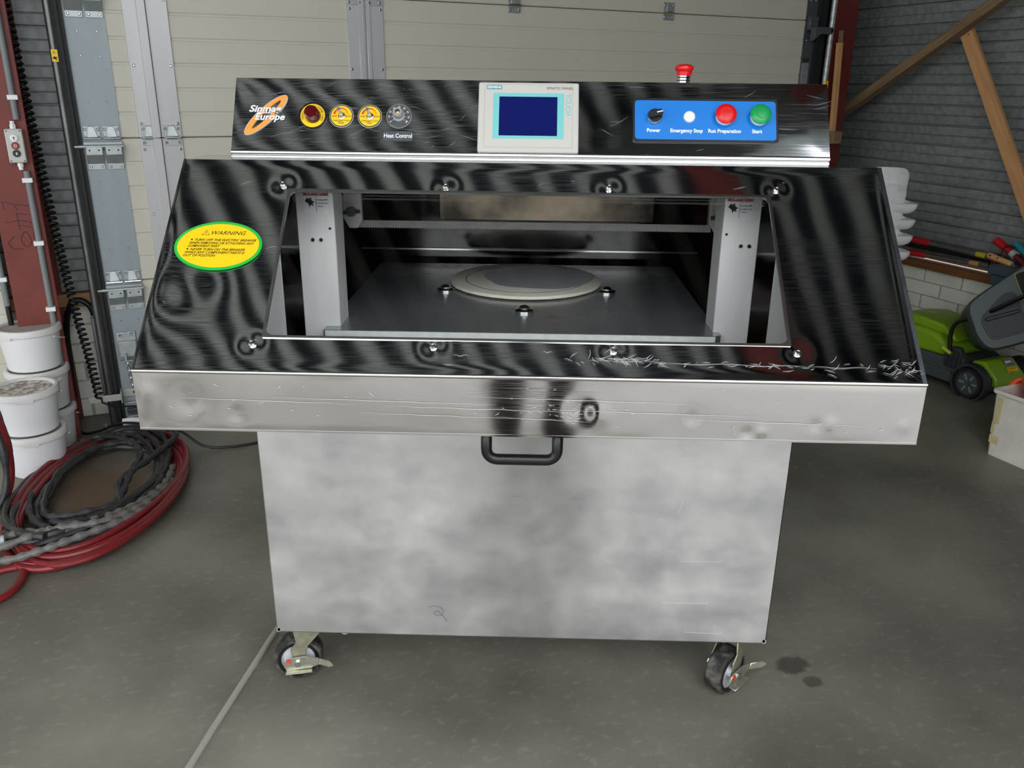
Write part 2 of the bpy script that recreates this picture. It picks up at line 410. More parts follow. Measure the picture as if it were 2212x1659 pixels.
def arc_text(txt, r, a0, a1, size, **op):
    n = len(txt); out = []
    for i, ch in enumerate(txt):
        if ch == ' ': continue
        a = R(a0 + (a1 - a0) * i / max(1, n - 1)); out.append((ch, r * math.cos(a), r * math.sin(a), size, dict(op, rot=a - math.pi / 2)))
    return out
def shift(items, x, y): return [(i[0], i[1] + x, i[2] + y) + tuple(i[3:]) for i in items]

# ================================================================== THE ROOM
VB, UR = 0.40, 4.40           # back wall and right wall
VO = -4.60                    # threshold of the open bay behind the camera
def room_obj(mb, name, mat, **k):
    o = mb.build(name, mat, None, **k); o.location = B; o.rotation_euler = (0, 0, PSI); return o
tag(room_obj(MB().box((-7, VO, -.12), (UR + .3, VB + .3, 0)), 'floor', FLOORM, smooth=0), kind='structure')
tag(room_obj(MB().box((-30, -40, -.14), (30, VO - .004, -.02)).box((-40, VO - .004, -.14), (-7.004, 12, -.02)), 'pavement', PAVE, smooth=0), kind='structure')
# roof: trapezoidal sheet with ribs running away from the open bay
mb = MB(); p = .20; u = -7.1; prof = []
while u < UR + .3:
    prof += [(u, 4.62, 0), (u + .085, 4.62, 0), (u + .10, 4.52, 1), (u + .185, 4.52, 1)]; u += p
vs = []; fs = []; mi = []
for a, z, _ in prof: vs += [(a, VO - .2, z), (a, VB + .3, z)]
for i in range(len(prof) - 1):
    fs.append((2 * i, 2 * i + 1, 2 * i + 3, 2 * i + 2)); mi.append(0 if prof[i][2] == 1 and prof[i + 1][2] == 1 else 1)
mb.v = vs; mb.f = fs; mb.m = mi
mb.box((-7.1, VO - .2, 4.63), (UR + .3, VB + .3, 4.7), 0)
ceil = room_obj(mb, 'ceiling', [CEIL_L, CEIL_SHADE], smooth=0, fix=False); tag(ceil, kind='structure')
for i, (a, b_) in enumerate((((1.55, VO, 0), (1.75, VB, 0)), ((-3.2, VO, 0), (-3.0, VB, 0)))):
    m_ = MB().box((a[0], VO, 4.18), (b_[0], VB, 4.2)).box((a[0] + .09, VO, 4.2), (a[0] + .11, VB, 4.46)).box((a[0], VO, 4.46), (b_[0], VB, 4.48))
    tag(room_obj(m_, 'roof_beam', RED_IRON, smooth=0), kind='structure')
# wall behind the camera with the wide open bay, and the far left wall
mb = MB().box((-7.2, VO - .2, 3.85), (UR + .3, VO, 4.7)).box((-7.2, VO - .2, 0), (-6.6, VO, 4.0)).box((1.7, VO - .2, 0), (UR + .3, VO, 4.0))
tag(room_obj(mb, 'wall_front', CLAD, smooth=0), kind='structure')
tag(room_obj(MB().box((-7.2, VO, 4.0), (-7, VB, 4.7)).box((-7.2, -.6, 0), (-7, VB, 4.0)), 'wall_left', CLAD, smooth=0), kind='structure')  # side opening is made up, to bring daylight onto the right wall

# ---- brick plinths and horizontal cladding
def band_profile(L):
    """one liner tray, 107 mm high, with a middle groove; runs along x, face towards -y"""
    pts = [(.012, 0), (.012, .0035), (-.008, .0055), (-.008, .049), (-.001, .0515), (-.001, .054), (-.008, .0565), (-.008, .1005), (.012, .1025), (.012, .107)]
    vs = [(x, y, z) for x in (0, L) for y, z in pts] + [(0, .03, 0), (0, .03, .107), (L, .03, 0), (L, .03, .107)]
    n = len(pts); fs = [(i, i + 1, n + i + 1, n + i) for i in range(n - 1)]
    fs += [tuple(range(n)) + (2 * n + 1, 2 * n), tuple(range(2 * n - 1, n - 1, -1)) + (2 * n + 2, 2 * n + 3), (2 * n, 2 * n + 1, 2 * n + 3, 2 * n + 2)]
    return MB().add(vs, fs)
wr = room_empty('wall_right'); tag(wr, kind='structure')
wb = room_empty('wall_back'); tag(wb, kind='structure')
# right wall: local frame with x along -v (towards the camera)
TR = Matrix.Translation((UR, VB, 0)) @ Matrix.Rotation(-math.pi / 2, 4, 'Z')
wrf = wr; wr.matrix_world = ROOM @ TR
bl, bh, bd = .242, .074, .03
brick_mb = MB().box((0, -.012, 0), (bl, bd, bh))
box('mortar_backing', (0, -.006, 0), (5.1, .2, .475), MORTAR, wr)
bk = None
for row in range(6):
    off = -.12 if row % 2 else 0.0
    for c in range(21):
        x = off + c * (bl + .012); z = .002 + row * (bh + .0055)
        if x < 0 or x + bl > 5.1: continue
        if bk is None: bk = brick_mb.build('brick', BRICKM, wr, bevel=.003, seg=1, smooth=0); bk.location = (x, 0, z)
        else:
            q = copy(bk, wr, (x, rnd.uniform(-.002, .002), z))
box('sill_plank', (0, -.05, .478), (5.1, .10, .522), WOODR, wr, bevel=.003)
pan = None
for i in range(39):
    z = .53 + i * .107
    if pan is None: pan = band_profile(5.1).build('cladding_panel', CLAD, wr, smooth=0); pan.location = (0, 0, z)
    else: copy(pan, wr, (0, 0, z))
# back wall behind the door, visible between the column and the door rail
wb.matrix_world = ROOM @ Matrix.Translation((-9, .17, 0))
tag(room_obj(MB().box((.3, VB, 0), (UR + .3, VB + .1, 4.7)).box((-9, VB, 0), (.3, VB + .1, 4.7)), 'wall_rear', CLAD, smooth=0), kind='structure')
box('mortar_backing', (0, -.004, 0), (9.3, .2, .527), MORTAR, wb)
for row in range(6):
    off = -.12 if row % 2 else 0.0
    for c in range(33, 37):
        copy(bk, wb, (off + c * (bl + .012), rnd.uniform(-.002, .002), .002 + 1.1 * row * (bh + .0055))).scale = (1, 1, 1.1)
box('sill_plank', (8.0, -.03, .528), (9.25, .1, .582), WOODL, wb, bevel=.003)
pan = None
for i in range(39):
    z = .585 + i * .0985
    if pan is None: pan = band_profile(9.3).build('cladding_panel', CLAD, wb, smooth=0); pan.location = (0, 0, z); pan.scale = (1, 1, .92)
    else: copy(pan, wb, (0, 0, z))

# ---- steel columns
def hbeam(u0, u1, v0, v1, z1, t=.014):
    c = (u0 + u1) / 2
    return MB().box((u0, v0, 0), (u1, v0 + t, z1)).box((u0, v1 - t, 0), (u1, v1, z1)).box((c - .006, v0 + t, 0), (c + .006, v1 - t, z1))
cl = room_obj(hbeam(-.318, -.16, -.10, .16, 4.5), 'steel_column', RED_IRON, smooth=0, bevel=.003); tag(cl, kind='structure')
cr = room_obj(hbeam(3.90, 4.06, -.02, .24, 4.5), 'steel_column', RED_DARK, smooth=0, bevel=.003); tag(cr, kind='structure')
# pen scribbles on the left column
def strokes(name, lines, r, mat, parent, T=None):
    mb = MB()
    for l in lines: mb.tube(l, r, n=5)
    return mb.build(name, mat, parent, mat=T)
Yc = -.1012
pen = [[(-.296, Yc, 1.02), (-.25, Yc, 1.008), (-.2, Yc, 1.0)], [(-.292, Yc, 1.015), (-.287, Yc, .985)], [(-.252, Yc, 1.006), (-.246, Yc, .985)],
       [(-.293, Yc, .94), (-.24, Yc, .945), (-.2, Yc, .935)], [(-.25, Yc, .975), (-.248, Yc, .91)], [(-.25, Yc, .973), (-.21, Yc, .967)],
       spline([(-.27, Yc, .885), (-.295, Yc, .86), (-.28, Yc, .835), (-.25, Yc, .835)], 5), spline([(-.235, Yc, .90), (-.25, Yc, .87), (-.235, Yc, .84), (-.215, Yc, .86), (-.225, Yc, .895), (-.235, Yc, .90)], 5),
       [(-.24, Yc, .925), (-.2, Yc, .915), (-.205, Yc, .87)]]
strokes('pen_marks', pen, .0009, BLACKI, cl)

# ---- the big sectional door
door = room_empty('door_1'); tag(door, kind='structure')
HZ = [0.02, .652, 1.245, 1.82, 2.395, 2.97]
def section_mesh(z0, z1, u0, u1):
    n = 6; st = (z1 - z0) / n; pts = [(0.004, z0), (0, z0 + .004)]
    for i in range(1, n):
        z = z0 + i * st
        pts += [(0, z - .008), (.0032, z - .003), (.0032, z + .003), (0, z + .008)]
    pts += [(0, z1 - .004), (.004, z1)]
    vs = [(u, y, z) for u in (u0, u1) for y, z in pts] + [(u, .04, z) for u in (u0, u1) for z in (z0, z1)]
    k = len(pts); fs = [(i, i + 1, k + i + 1, k + i) for i in range(k - 1)]
    fs += [tuple(range(k)) + (2 * k + 1, 2 * k), tuple(range(2 * k - 1, k - 1, -1)) + (2 * k + 2, 2 * k + 3), (2 * k, 2 * k + 1, 2 * k + 3, 2 * k + 2), (0, k, 2 * k + 2, 2 * k), (k - 1, 2 * k - 1, 2 * k + 3, 2 * k + 1)]
    return MB().add(vs, fs)
def rivets(mb, pts, r=.006, h=.004, y=0.0):
    for u, z in pts:
        mb.cyl((u, y, z), (u, y - h * .4, z), r, r, n=8); mb.cyl((u, y - h * .4, z), (u, y - h, z), r, r * .55, n=8)
    return mb
for i in range(5):
    z0, z1 = HZ[i] + .0015, HZ[i + 1] - .0015
    s = section_mesh(z0, z1, .16, 3.72).build('door_section', CREAM, door, smooth=20)
    e = MB().box((.018, -.003, z0), (.166, .04, z1)).build('end_plate', BLUEGREY, s)
    e2 = MB().box((3.70, -.004, z0), (3.775, .04, z1)).build('end_plate', DGREY, s)
    for (a, b_, c, rib) in ((.232, .318, .400, 1), (1.13, 1.212, 1.293, 0)):
        for k, (x0, x1) in enumerate(((a, b_ - .001), (b_ + .001, c))):
            m_ = MB().box((x0, -.006, z0), (x1, .001, z1))
            if rib and k == 0: m_.box((x1 - .034, -.018, z0), (x1, -.004, z1))
            elif not rib: m_.box((x0 + (.05 if k == 0 else .004), -.010, z0), (x1 - (.006 if k == 0 else .06), -.004, z1))
            m_.build('stile', STILE, s, bevel=.0015, seg=1)
    m_ = MB(); zz = [z0 + .055, z0 + .28, z1 - .045]
    for a in (.248, .388, 1.142, 1.281): rivets(m_, [(a, z) for z in zz], y=-.006)
    rivets(m_, [(a, z) for a in (.06, .13) for z in (z0 + .14, z1 - .17, z1 - .26)], .004, .003, y=-.003)
    rivets(m_, [(a, z1 - .075) for a in (.045, .085, .115, .15)], .003, .002, y=-.003)
    rivets(m_, [(a, z) for a in (3.72, 3.755) for z in (z0 + .1, z0 + .3, z1 - .1)], .004, .003, y=-.004)
    tag(m_.build('rivet_heads', CHROME, s), kind='stuff')
    # end hinges on the left: two raised plates, knuckles and, below, the roller holder
    def plate_hinge(x, z, w, parent, low=True):
        m2 = MB()
        m2.prism([(x - w / 2, z + .008), (x + w / 2, z + .008), (x + w / 2, z + .05), (x - w / 2, z + .05)], -.004, -.001, T=Matrix(((1, 0, 0, 0), (0, 0, 1, -.003), (0, 1, 0, 0), (0, 0, 0, 1))))
        m2.add([(x - w * .3, -.007, z + .006), (x + w * .34, -.007, z + .006), (x + w * .16, -.007, z + .048), (x - w * .2, -.007, z + .048),
                (x - w * .3, -.016, z + .006), (x + w * .34, -.016, z + .006), (x + w * .16, -.009, z + .046), (x - w * .2, -.009, z + .046)],
               [(0, 1, 5, 4), (1, 2, 6, 5), (2, 3, 7, 6), (3, 0, 4, 7), (4, 5, 6, 7)])
        if low: m2.box((x - w / 2, -.008, z - .032), (x + w / 2, -.004, z - .008))
        h = m2.build('hinge', ZINC, parent, bevel=.001, seg=1)
        MB().cyl((x - w * .52, -.013, z), (x + w * .52, -.013, z), .005, n=10).build('hinge_pin', CHROME, h)
        q = rivets(MB(), [(x - w * .38, z + .036), (x + w * .38, z + .036)] + ([(x - w * .38, z - .02), (x + w * .38, z - .02)] if low else []), .006, .005, y=-.007)
        tag(q.build('bolt_heads', CHROME, h), kind='stuff')
        return h
    if i > 0:
        z = HZ[i]
        for x in (.276, .362, 1.165, 1.255, 1.93, 2.795):
            plate_hinge(x, z, .066 if x < 1 else .062, door)
        rh = MB().box((.02, -.012, z - .042), (.166, -.004, z - .012)).build('roller_hinge', ZINC, door, bevel=.002, seg=1)
        for x in (.058, .13): 
            hh = plate_hinge(x, z, .062, rh, low=False)
            for ch in list(hh.children): ch.parent = rh
        MB().cyl((-.015, -.022, z - .03), (.168, -.022, z - .03), .0075, n=12).build('roller_shaft', ZINC, rh)
        for x in (.058, .13):
            m2 = MB().box((x - .031, -.034, z - .062), (x + .031, -.030, z - .030)).box((x - .031, -.034, z - .062), (x - .028, -.004, z - .030)).box((x + .028, -.034, z - .062), (x + .031, -.004, z - .030))
            m2.add([(x - .031, -.034, z - .062), (x + .031, -.034, z - .062), (x + .031, -.008, z - .098), (x - .031, -.008, z - .098), (x - .031, -.031, z - .062), (x + .031, -.031, z - .062), (x + .031, -.004, z - .098), (x - .031, -.004, z - .098)],
                   [(0, 1, 2, 3), (4, 5, 6, 7), (0, 3, 7, 4), (1, 2, 6, 5), (0, 1, 5, 4)])
            m2.box((x - .031, -.008, z - .122), (x + .031, -.004, z - .098))
            m2.build('roller_bracket', ZINC, rh, bevel=.001, seg=1)
            tag(rivets(MB(), [(x - .02, z - .11), (x + .02, z - .11)], .0055, .005, y=-.008).build('bolt_heads', CHROME, rh), kind='stuff')
            rivets(MB(), [(x - .017, z - .044), (x + .017, z - .044)], .0035, .001, y=-.034).build('bolt_holes', BLACKM, rh)
        # right end roller bracket
        rb = MB().box((3.71, -.03, z - .05), (3.77, -.004, z + .02)).build('roller_bracket', DGREY, door, bevel=.002, seg=1)
        m2 = MB().add([(3.72, -.03, z - .11), (3.76, -.03, z - .07), (3.83, -.03, z - .07), (3.83, -.03, z - .035), (3.72, -.03, z - .035), (3.72, -.07, z - .10), (3.76, -.07, z - .07), (3.83, -.07, z - .07), (3.83, -.07, z - .035), (3.72, -.07, z - .035)],
                      [(0, 1, 2, 3, 4), (5, 6, 7, 8, 9), (0, 1, 6, 5), (1, 2, 7, 6), (2, 3, 8, 7), (3, 4, 9, 8), (4, 0, 5, 9)])
        m2.build('roller_arm', DGREY, rb, bevel=.001, seg=1)
        MB().cyl((3.835, -.05, z - .05), (3.85, -.05, z - .05), .016, n=14).build('roller', BLACKP, rb)
# yellowed label plate at the right end of the door
pl = box('label_plate', (3.706, -.0065, 1.47), (3.757, -.004, 1.60), M('plate_label_grey', (150, 152, 154), .4, .3), door)
m_ = MB().box((3.71, -.008, 1.618), (3.755, -.0065, 1.624)).box((3.71, -.008, 1.607), (3.752, -.0065, 1.613)); m_.build('label_slots', BLACKM, pl)
strokes('label_print', [spline([(3.715, -.007, 1.585), (3.735, -.007, 1.59), (3.748, -.007, 1.575), (3.735, -.007, 1.565), (3.72, -.007, 1.57)], 4), spline([(3.715, -.007, 1.52), (3.73, -.007, 1.535), (3.745, -.007, 1.52)], 4),
        spline([(3.722, -.007, 1.495), (3.715, -.007, 1.488), (3.722, -.007, 1.481)], 3), spline([(3.738, -.007, 1.495), (3.731, -.007, 1.488), (3.738, -.007, 1.481)], 3)], .0009, DGREY, pl)
# guide rails and seals
def rail(u_pipe, side, pm):
    t = room_obj(MB().cyl((u_pipe, -.035, 0.01), (u_pipe, -.035, 3.4), .0155, n=16), 'trim_%d' % side, pm); tag(t, kind='structure')
    return t
rl = rail(-.028, 1, PIPEM); rr_ = rail(3.862, 2, M('worn_pipe', (176, 178, 178), .4, .5, var=.35, vs=40))
m_ = MB().box((-.012, -.028, 0), (.004, .03, 3.4)).box((.004, -.012, 0), (.02, .03, 3.4)); m_.build('seal_strip', BLACKM, rl)
m_ = MB().box((3.776, -.03, 0), (3.80, .03, 3.4)).box((3.80, -.012, 0), (3.846, .03, 3.4)); m_.build('seal_strip', M('dark_track', (40, 45, 46), .45, .5), rr_)
for rl_, u_, z_, yy in ((rl, -.028, 1.556, -.052), (rr_, 3.862, 1.485, -.052)):
    st = box('warning_label', (u_ - .011, yy - .0015, z_ - .022), (u_ + .011, yy + .006, z_ + .022), YEL, rl_)
    strokes('label_symbol', [[(u_ - .005, yy - .002, z_ + .009), (u_, yy - .002, z_ + .017), (u_ + .005, yy - .002, z_ + .009), (u_ - .005, yy - .002, z_ + .009)]], .0007, BLACKI, st)
    MB().prism([(u_ - .009, z_ - .010), (u_ - .002, z_ - .002), (u_ + .004, z_ - .006), (u_ + .010, z_ - .003), (u_ + .004, z_ - .011), (u_ + .008, z_ - .018), (u_ - .001, z_ - .013)], yy + .0012, yy + .0022, T=Matrix(((1, 0, 0, 0), (0, 0, 1, -.004), (0, 1, 0, 0), (0, 0, 0, 1)))).build('label_symbol', BLACKI, st)
# lock hardware near the floor
lk = MB().box((.03, -.010, .31), (.11, -.004, .43)).box((.035, -.030, .322), (.108, -.010, .392)).build('door_lock', ZINC, door, bevel=.003)
tag(rivets(MB(), [(.048, .415), (.092, .418)], .007, .006, y=-.01).build('bolt_heads', CHROME, lk), kind='stuff')
MB().box((.035, -.05, .305), (.12, -.028, .311)).box((.052, -.052, .31), (.062, -.03, .34)).build('lock_bolt', ZINC, lk, bevel=.001, seg=1)
m_ = MB(); 
for k in range(7):
    z = .292 - k * .017; c = Vector((.062 + .001 * k, -.04, z)); ax = k % 2
    m_.tube([c + Vector(((.006 * math.cos(a)) if ax else 0, 0 if ax else .006 * math.cos(a), .011 * math.sin(a))) for a in [2 * math.pi * j / 10 for j in range(10)]], .0018, n=5, closed=True)
tag(m_.build('chain', CHROME, lk), kind='stuff')
fb = MB().box((-.115, -.062, .135), (.02, -.056, .165)).box((.014, -.062, .12), (.02, -.004, .175)).box((.02, -.010, .13), (.13, -.004, .165)).build('foot_bracket', M('bracket_plate', (196, 196, 186), .45, .5), door, bevel=.002)
tag(rivets(MB(), [(.07, .15), (.1, .148)], .007, .006, y=-.01).build('bolt_heads', CHROME, fb), kind='stuff')
for k in range(3):
    MB().box((.03, -.024, .085 - k * .032), (.14, -.004, .108 - k * .032)).build('foot_block', ZINC if k != 1 else DGREY, fb, bevel=.003)
MB().box((.02, -.012, 0.0), (3.72, .04, .03)).build('bottom_seal', BLACKM, door)
# neighbouring door left of the column
d2 = room_empty('door_2'); tag(d2, kind='structure')
for i in range(5): section_mesh(HZ[i], HZ[i + 1] - .003, -4.1, -.36).build('door_section', CREAM, d2, smooth=20)

# ================================================================== LEFT SIDE
def rpts(P): return [W(*p) for p in P]
# conduits and control station on the column
c1 = room_empty('conduit'); tag(c1, 'grey conduit running down the red column past the control box', 'conduit')
MB().tube([(-.19, -.114, 2.5), (-.19, -.114, 1.325)], .0115, n=12).build('pipe', CONDUIT, c1)
MB().tube([(-.188, -.114, 1.135), (-.188, -.114, .02)], .0115, n=12).build('pipe', CONDUIT, c1)
for z in (1.405, 1.10, .855, .585):
    MB().box((-.207, -.13, z - .009), (-.171, -.101, z + .009)).build('pipe_clip', WHITEP, c1, bevel=.002)
c2 = room_empty('conduit'); tag(c2, 'thin grey conduit left of the red column, black at its foot', 'conduit')
MB().tube([(-.347, -.06, 2.5), (-.347, -.06, .60)], .0115, n=12).build('pipe', CONDUIT, c2)
MB().tube([(-.347, -.06, .61), (-.345, -.06, .02)], .010, n=12).build('cable', CABLEK, c2)
MB().box((-.364, -.075, .70), (-.33, -.045, .718)).build('pipe_clip', WHITEP, c2, bevel=.002)
st = room_empty('door_control_station'); tag(st, 'grey door control box with three round push buttons on the red column', 'control box')
MB().box((-.236, -.142, 1.168), (-.177, -.10, 1.292)).build('housing', M('station_grey', (196, 196, 190), .45), st, bevel=.004)
for z, m_, ic in ((1.259, WHITEP, 'u'), (1.231, M('stop_red', (150, 40, 38), .4), 'o'), (1.203, BLACKP, 'd')):
    b_ = MB().cyl((-.2065, -.142, z), (-.2065, -.147, z), .0135, n=20).cyl((-.2065, -.146, z), (-.2065, -.150, z), .0115, .0105, n=20).build('push_button', [BLACKP if m_ is not BLACKP else DARKG, m_], st)
    b_.data.materials.clear(); b_.data.materials.append(m_)
    if ic == 'o': MB().ring(ellipse(.0055, .0055, 20), ellipse(.0035, .0035, 20), 0, .0006).build('button_symbol', WHITEI, b_, mat=Matrix.Translation((-.2065, -.1502, z)) @ Matrix.Rotation(math.pi / 2, 4, 'X'))
    else:
        s_ = 1 if ic == 'u' else -1
        MB().prism([(-.0015, -.005 * s_), (.0015, -.005 * s_), (.0015, .001 * s_), (.0042, .001 * s_), (0, .006 * s_), (-.0042, .001 * s_), (-.0015, .001 * s_)][::s_], 0, .0006).build('button_symbol', BLACKI if ic == 'u' else WHITEI, b_, mat=Matrix.Translation((-.2065, -.1502, z)) @ Matrix.Rotation(math.pi / 2, 4, 'X'))
tag(MB().cyl((-.229, -.142, 1.285), (-.229, -.1435, 1.285), .003, n=8).cyl((-.184, -.142, 1.285), (-.184, -.1435, 1.285), .003, n=8).cyl((-.229, -.142, 1.175), (-.229, -.1435, 1.175), .003, n=8).cyl((-.184, -.142, 1.175), (-.184, -.1435, 1.175), .003, n=8).build('housing_screws', DGREY, st), kind='stuff')
MB().cyl((-.206, -.12, 1.292), (-.206, -.12, 1.308), .011, n=6).cyl((-.206, -.12, 1.306), (-.206, -.12, 1.32), .008, n=12).build('cable_gland', WHITEP, st)
MB().cyl((-.203, -.12, 1.168), (-.203, -.12, 1.152), .011, n=6).cyl((-.203, -.12, 1.154), (-.203, -.12, 1.14), .008, n=12).build('cable_gland', WHITEP, st)
# coiled door cable
cc = room_empty('coiled_cable'); tag(cc, 'black coiled cable hanging between the red column and door rail', 'cable')
axis = spline([(-.185, -.06, 2.2), (-.163, -.055, 1.73), (-.156, -.05, 1.52), (-.145, -.05, 1.25), (-.134, -.05, .962), (-.108, -.05, .576), (-.086, -.055, .369), (-.070, -.06, .16)], 40)
L_ = [0.0]
for a, b_ in zip(axis, axis[1:]): L_.append(L_[-1] + (b_ - a).length)
def at(s):
    for i in range(1, len(L_)):
        if L_[i] >= s: return axis[i - 1].lerp(axis[i], (s - L_[i - 1]) / max(1e-9, L_[i] - L_[i - 1]))
    return axis[-1]
P = []; tot = L_[-1]; turns = tot / .0225; nn = int(turns * 10)
for i in range(nn + 1):
    s = tot * i / nn; c = at(s); a = 2 * math.pi * turns * i / nn
    P.append(c + Vector((.0140 * math.cos(a), .0140 * math.sin(a), 0)))
MB().tube(P, .0056, n=6).build('coil', CABLEK, cc)
MB().tube([P[-1], P[-1] + Vector((.0, -.004, -.02)), P[-1] + Vector((.05, -.01, -.045)), P[-1] + Vector((.16, -.01, -.055))], .004, n=6).build('cable_end', CABLEK, cc)
lp = room_empty('cable_loop'); tag(lp, 'thick black cable bent in an arch over the wooden sill behind the coiled cable', 'cable')
MB().tube(spline([(-.178, .10, .12), (-.170, .10, .36), (-.150, .08, .50), (-.120, .06, .565), (-.085, .06, .57), (-.055, .06, .54), (-.045, .06, .50)], 8), .012, n=10).build('cable', CABLEK, lp)
MB().tube([(-.046, .02, .50), (-.046, .02, .36), (-.044, .02, .14)], .013, n=10).build('sleeve', CONDUIT, lp)
ws = room_empty('wire_stay'); tag(ws, 'bent silver wire lying at the foot of the door rail', 'wire')
MB().tube(spline([(-.06, -.10, .05), (-.055, -.12, .012), (.0, -.16, .012), (.05, -.15, .012), (.12, -.13, .012)], 5), .003, n=6).build('wire', CHROME, ws)

# ---- buckets
def bucket_parts(root, lidmat, fwd_handle):
    r0, r1, h = .098, .112, .168
    MB().lathe([(.0, .0), (r0 - .004, .0), (r0, .004), (r1, h - .02), (r1 + .004, h - .02), (r1 + .004, h - .008), (r1 - .003, h - .004), (r1 - .006, h - .02), (.0, h - .02)], 40).build('pail', BUCKET, root)
    lid = MB().lathe([(r1 + .005, h - .020), (r1 + .009, h - .018), (r1 + .009, h - .002), (r1 + .005, h + .006), (r1 - .004, h + .007), (r1 - .010, h + .002), (r1 - .011, h - .004), (r1 - .013, h - .006), (r1 - .004, h - .012)], 48, ring=True).build('lid', LIDM, root)
    MB().lathe([(.0, h - .006), (.0, h - .003), (r1 - .011, h - .002), (r1 - .011, h - .006)], 40).build('lid_top', lidmat, lid)
    MB().add([(-.028 + x * .056, -(r1 + .0095) * math.cos((-.028 + x * .056) / r1) - .001, z) for x in (0, 1) for z in (h - .026, h - .012)], [(0, 2, 3, 1)]).build('tear_tab', LIDM, lid)
    P = [((r1 + .012) * math.cos(a), (r1 + .012) * math.sin(a), h - .03 - .045 * math.sin(a)) for a in [math.pi * i / 24 for i in range(25)]]
    MB().tube([(x, -y if fwd_handle else y, z) for x, y, z in P], .0048 if fwd_handle else .003, n=6).build('handle', LIDM, root)
BH = .1765
spots = [('back', (-2.035, 1.505), 0, 'white plastic bucket at the bottom of the rear stack of three', DUST),
         ('back', (-2.034, 1.503), 1, 'white bucket in the middle of the rear stack, its handle lying forward', DUST),
         ('back', (-2.037, 1.502), 2, 'white bucket on top of the rear stack with a dusty grey lid', DUST),
         ('front', (-1.945, 1.262), 0, 'white bucket at the bottom of the front stack, beside the coiled hoses', DUST),
         ('front', (-1.947, 1.261), 1, 'white bucket on top of the front stack with a whitish crusted lid', CRUST)]
for k, (sn, (x, y), lev, lab, lm) in enumerate(spots):
    b_ = empty('bucket', (x, y, lev * BH), R((10, -18, -15, 25, 30)[k])); bucket_parts(b_, lm, k == 1); tag(b_, lab, 'bucket', 'white buckets in two stacks')

# ---- hoses
def loops(ctr, a, b_, rot, n_loops, k0, k1, z0, r, wob, seed, start=0.0, per=26, zamp=.5):
    q = random.Random(seed); P = []; N = int(n_loops * per); ph = [q.uniform(0, 6.28) for _ in range(6)]
    for i in range(N + 1):
        t = i / per; th = start + 2 * math.pi * t; f = i / N
        k = k0 + (k1 - k0) * (.5 + .5 * math.sin(5.3 * t + ph[0])) + wob * (math.sin(2 * th + ph[1] + t * 1.7) + .7 * math.sin(3 * th + ph[2] + t * 2.9))
        x = a * k * math.cos(th); y = b_ * k * math.sin(th) + wob * .12 * math.sin(t * 4.1 + ph[3])
        z = z0 + r + zamp * r * (1 + math.sin(th * 1.5 + t * 3.1 + ph[4])) + .010 * int(t) * .5
        P.append(Vector((ctr[0] + x * math.cos(rot) - y * math.sin(rot), ctr[1] + x * math.sin(rot) + y * math.cos(rot), z)))
    return spline(P, 4)
CT = (-1.575, 1.04)
hr = empty('red_hose'); tag(hr, 'dark red hose coiled in long loops on the concrete floor', 'hose')
MB().tube(loops(CT, .285, .545, .17, 6.2, .84, .985, 0, .0125, .022, 3, start=2.2), .0125, n=10).build('hose_coil', HOSE_R, hr)
MB().tube(spline([(-1.66, .50, .013), (-1.60, .53, .013), (-1.565, .50, .013), (-1.545, .43, .013), (-1.555, .36, .013), (-1.62, .30, .013), (-1.75, .27, .013), (-1.9, .3, .013)], 8), .0125, n=10).build('hose_tail', HOSE_R, hr)
def wrapped(P, r, seed):
    q = random.Random(seed); return [r * (1 + .22 * math.sin(i * 1.05) + q.uniform(-.05, .05)) for i in range(len(P))]
hb = empty('wrapped_cable'); tag(hb, 'black spiral wrapped cable coiled inside and over the red hose', 'cable')
for sd, k0, k1, st_, nl, z in ((11, .62, .80, .4, 2.2, .012), (12, .70, .92, 2.9, 2.3, .026), (15, .58, .72, 4.4, 1.6, .03)):
    P = loops((CT[0] - .03, CT[1] + .03), .275, .54, .17, nl, k0, k1, z, .0125, .035, sd, start=st_, zamp=.9)
    MB().tube(P, wrapped(P, .0125, sd), n=8).build('cable_coil', HOSE_B, hb)
P = spline([(-1.60, 1.56, .06), (-1.50, 1.52, .07), (-1.46, 1.40, .075), (-1.48, 1.22, .07), (-1.50, 1.02, .07), (-1.43, .86, .06), (-1.48, .70, .05), (-1.62, .62, .05), (-1.74, .70, .04)], 12)
MB().tube(P, wrapped(P, .012, 5), n=8).build('cable_coil', HOSE_B, hb)
P = spline([(-1.86, 1.42, .05), (-1.75, 1.43, .075), (-1.62, 1.36, .085), (-1.53, 1.26, .075), (-1.49, 1.08, .07), (-1.45, .9, .06), (-1.46, .72, .06), (-1.58, .60, .05)], 12)
MB().tube(P, wrapped(P, .012, 6), n=8).build('cable_coil', HOSE_B, hb)
hg = empty('dusty_cable'); tag(hg, 'grey dusty spiral wrapped cable lying across the front of the coil', 'cable')
for sd, P in ((21, [(-1.86, .60, .05), (-1.74, .60, .06), (-1.66, .66, .06), (-1.56, .68, .06), (-1.46, .76, .06), (-1.40, .84, .055), (-1.36, .96, .05), (-1.36, 1.1, .04), (-1.40, 1.25, .03)]), (22, [(-1.82, .51, .03), (-1.70, .56, .05), (-1.60, .63, .07), (-1.54, .67, .075), (-1.44, .72, .07), (-1.37, .82, .06), (-1.34, .95, .05), (-1.35, 1.12, .03)]),
              (23, [(-1.74, .52, .03), (-1.62, .52, .045), (-1.53, .56, .06), (-1.46, .63, .065), (-1.38, .74, .06), (-1.335, .86, .05), (-1.33, 1.0, .03)])):
    P = spline(P, 14); MB().tube(P, wrapped(P, .0125, sd), n=8).build('cable_run', HOSE_G, hg)
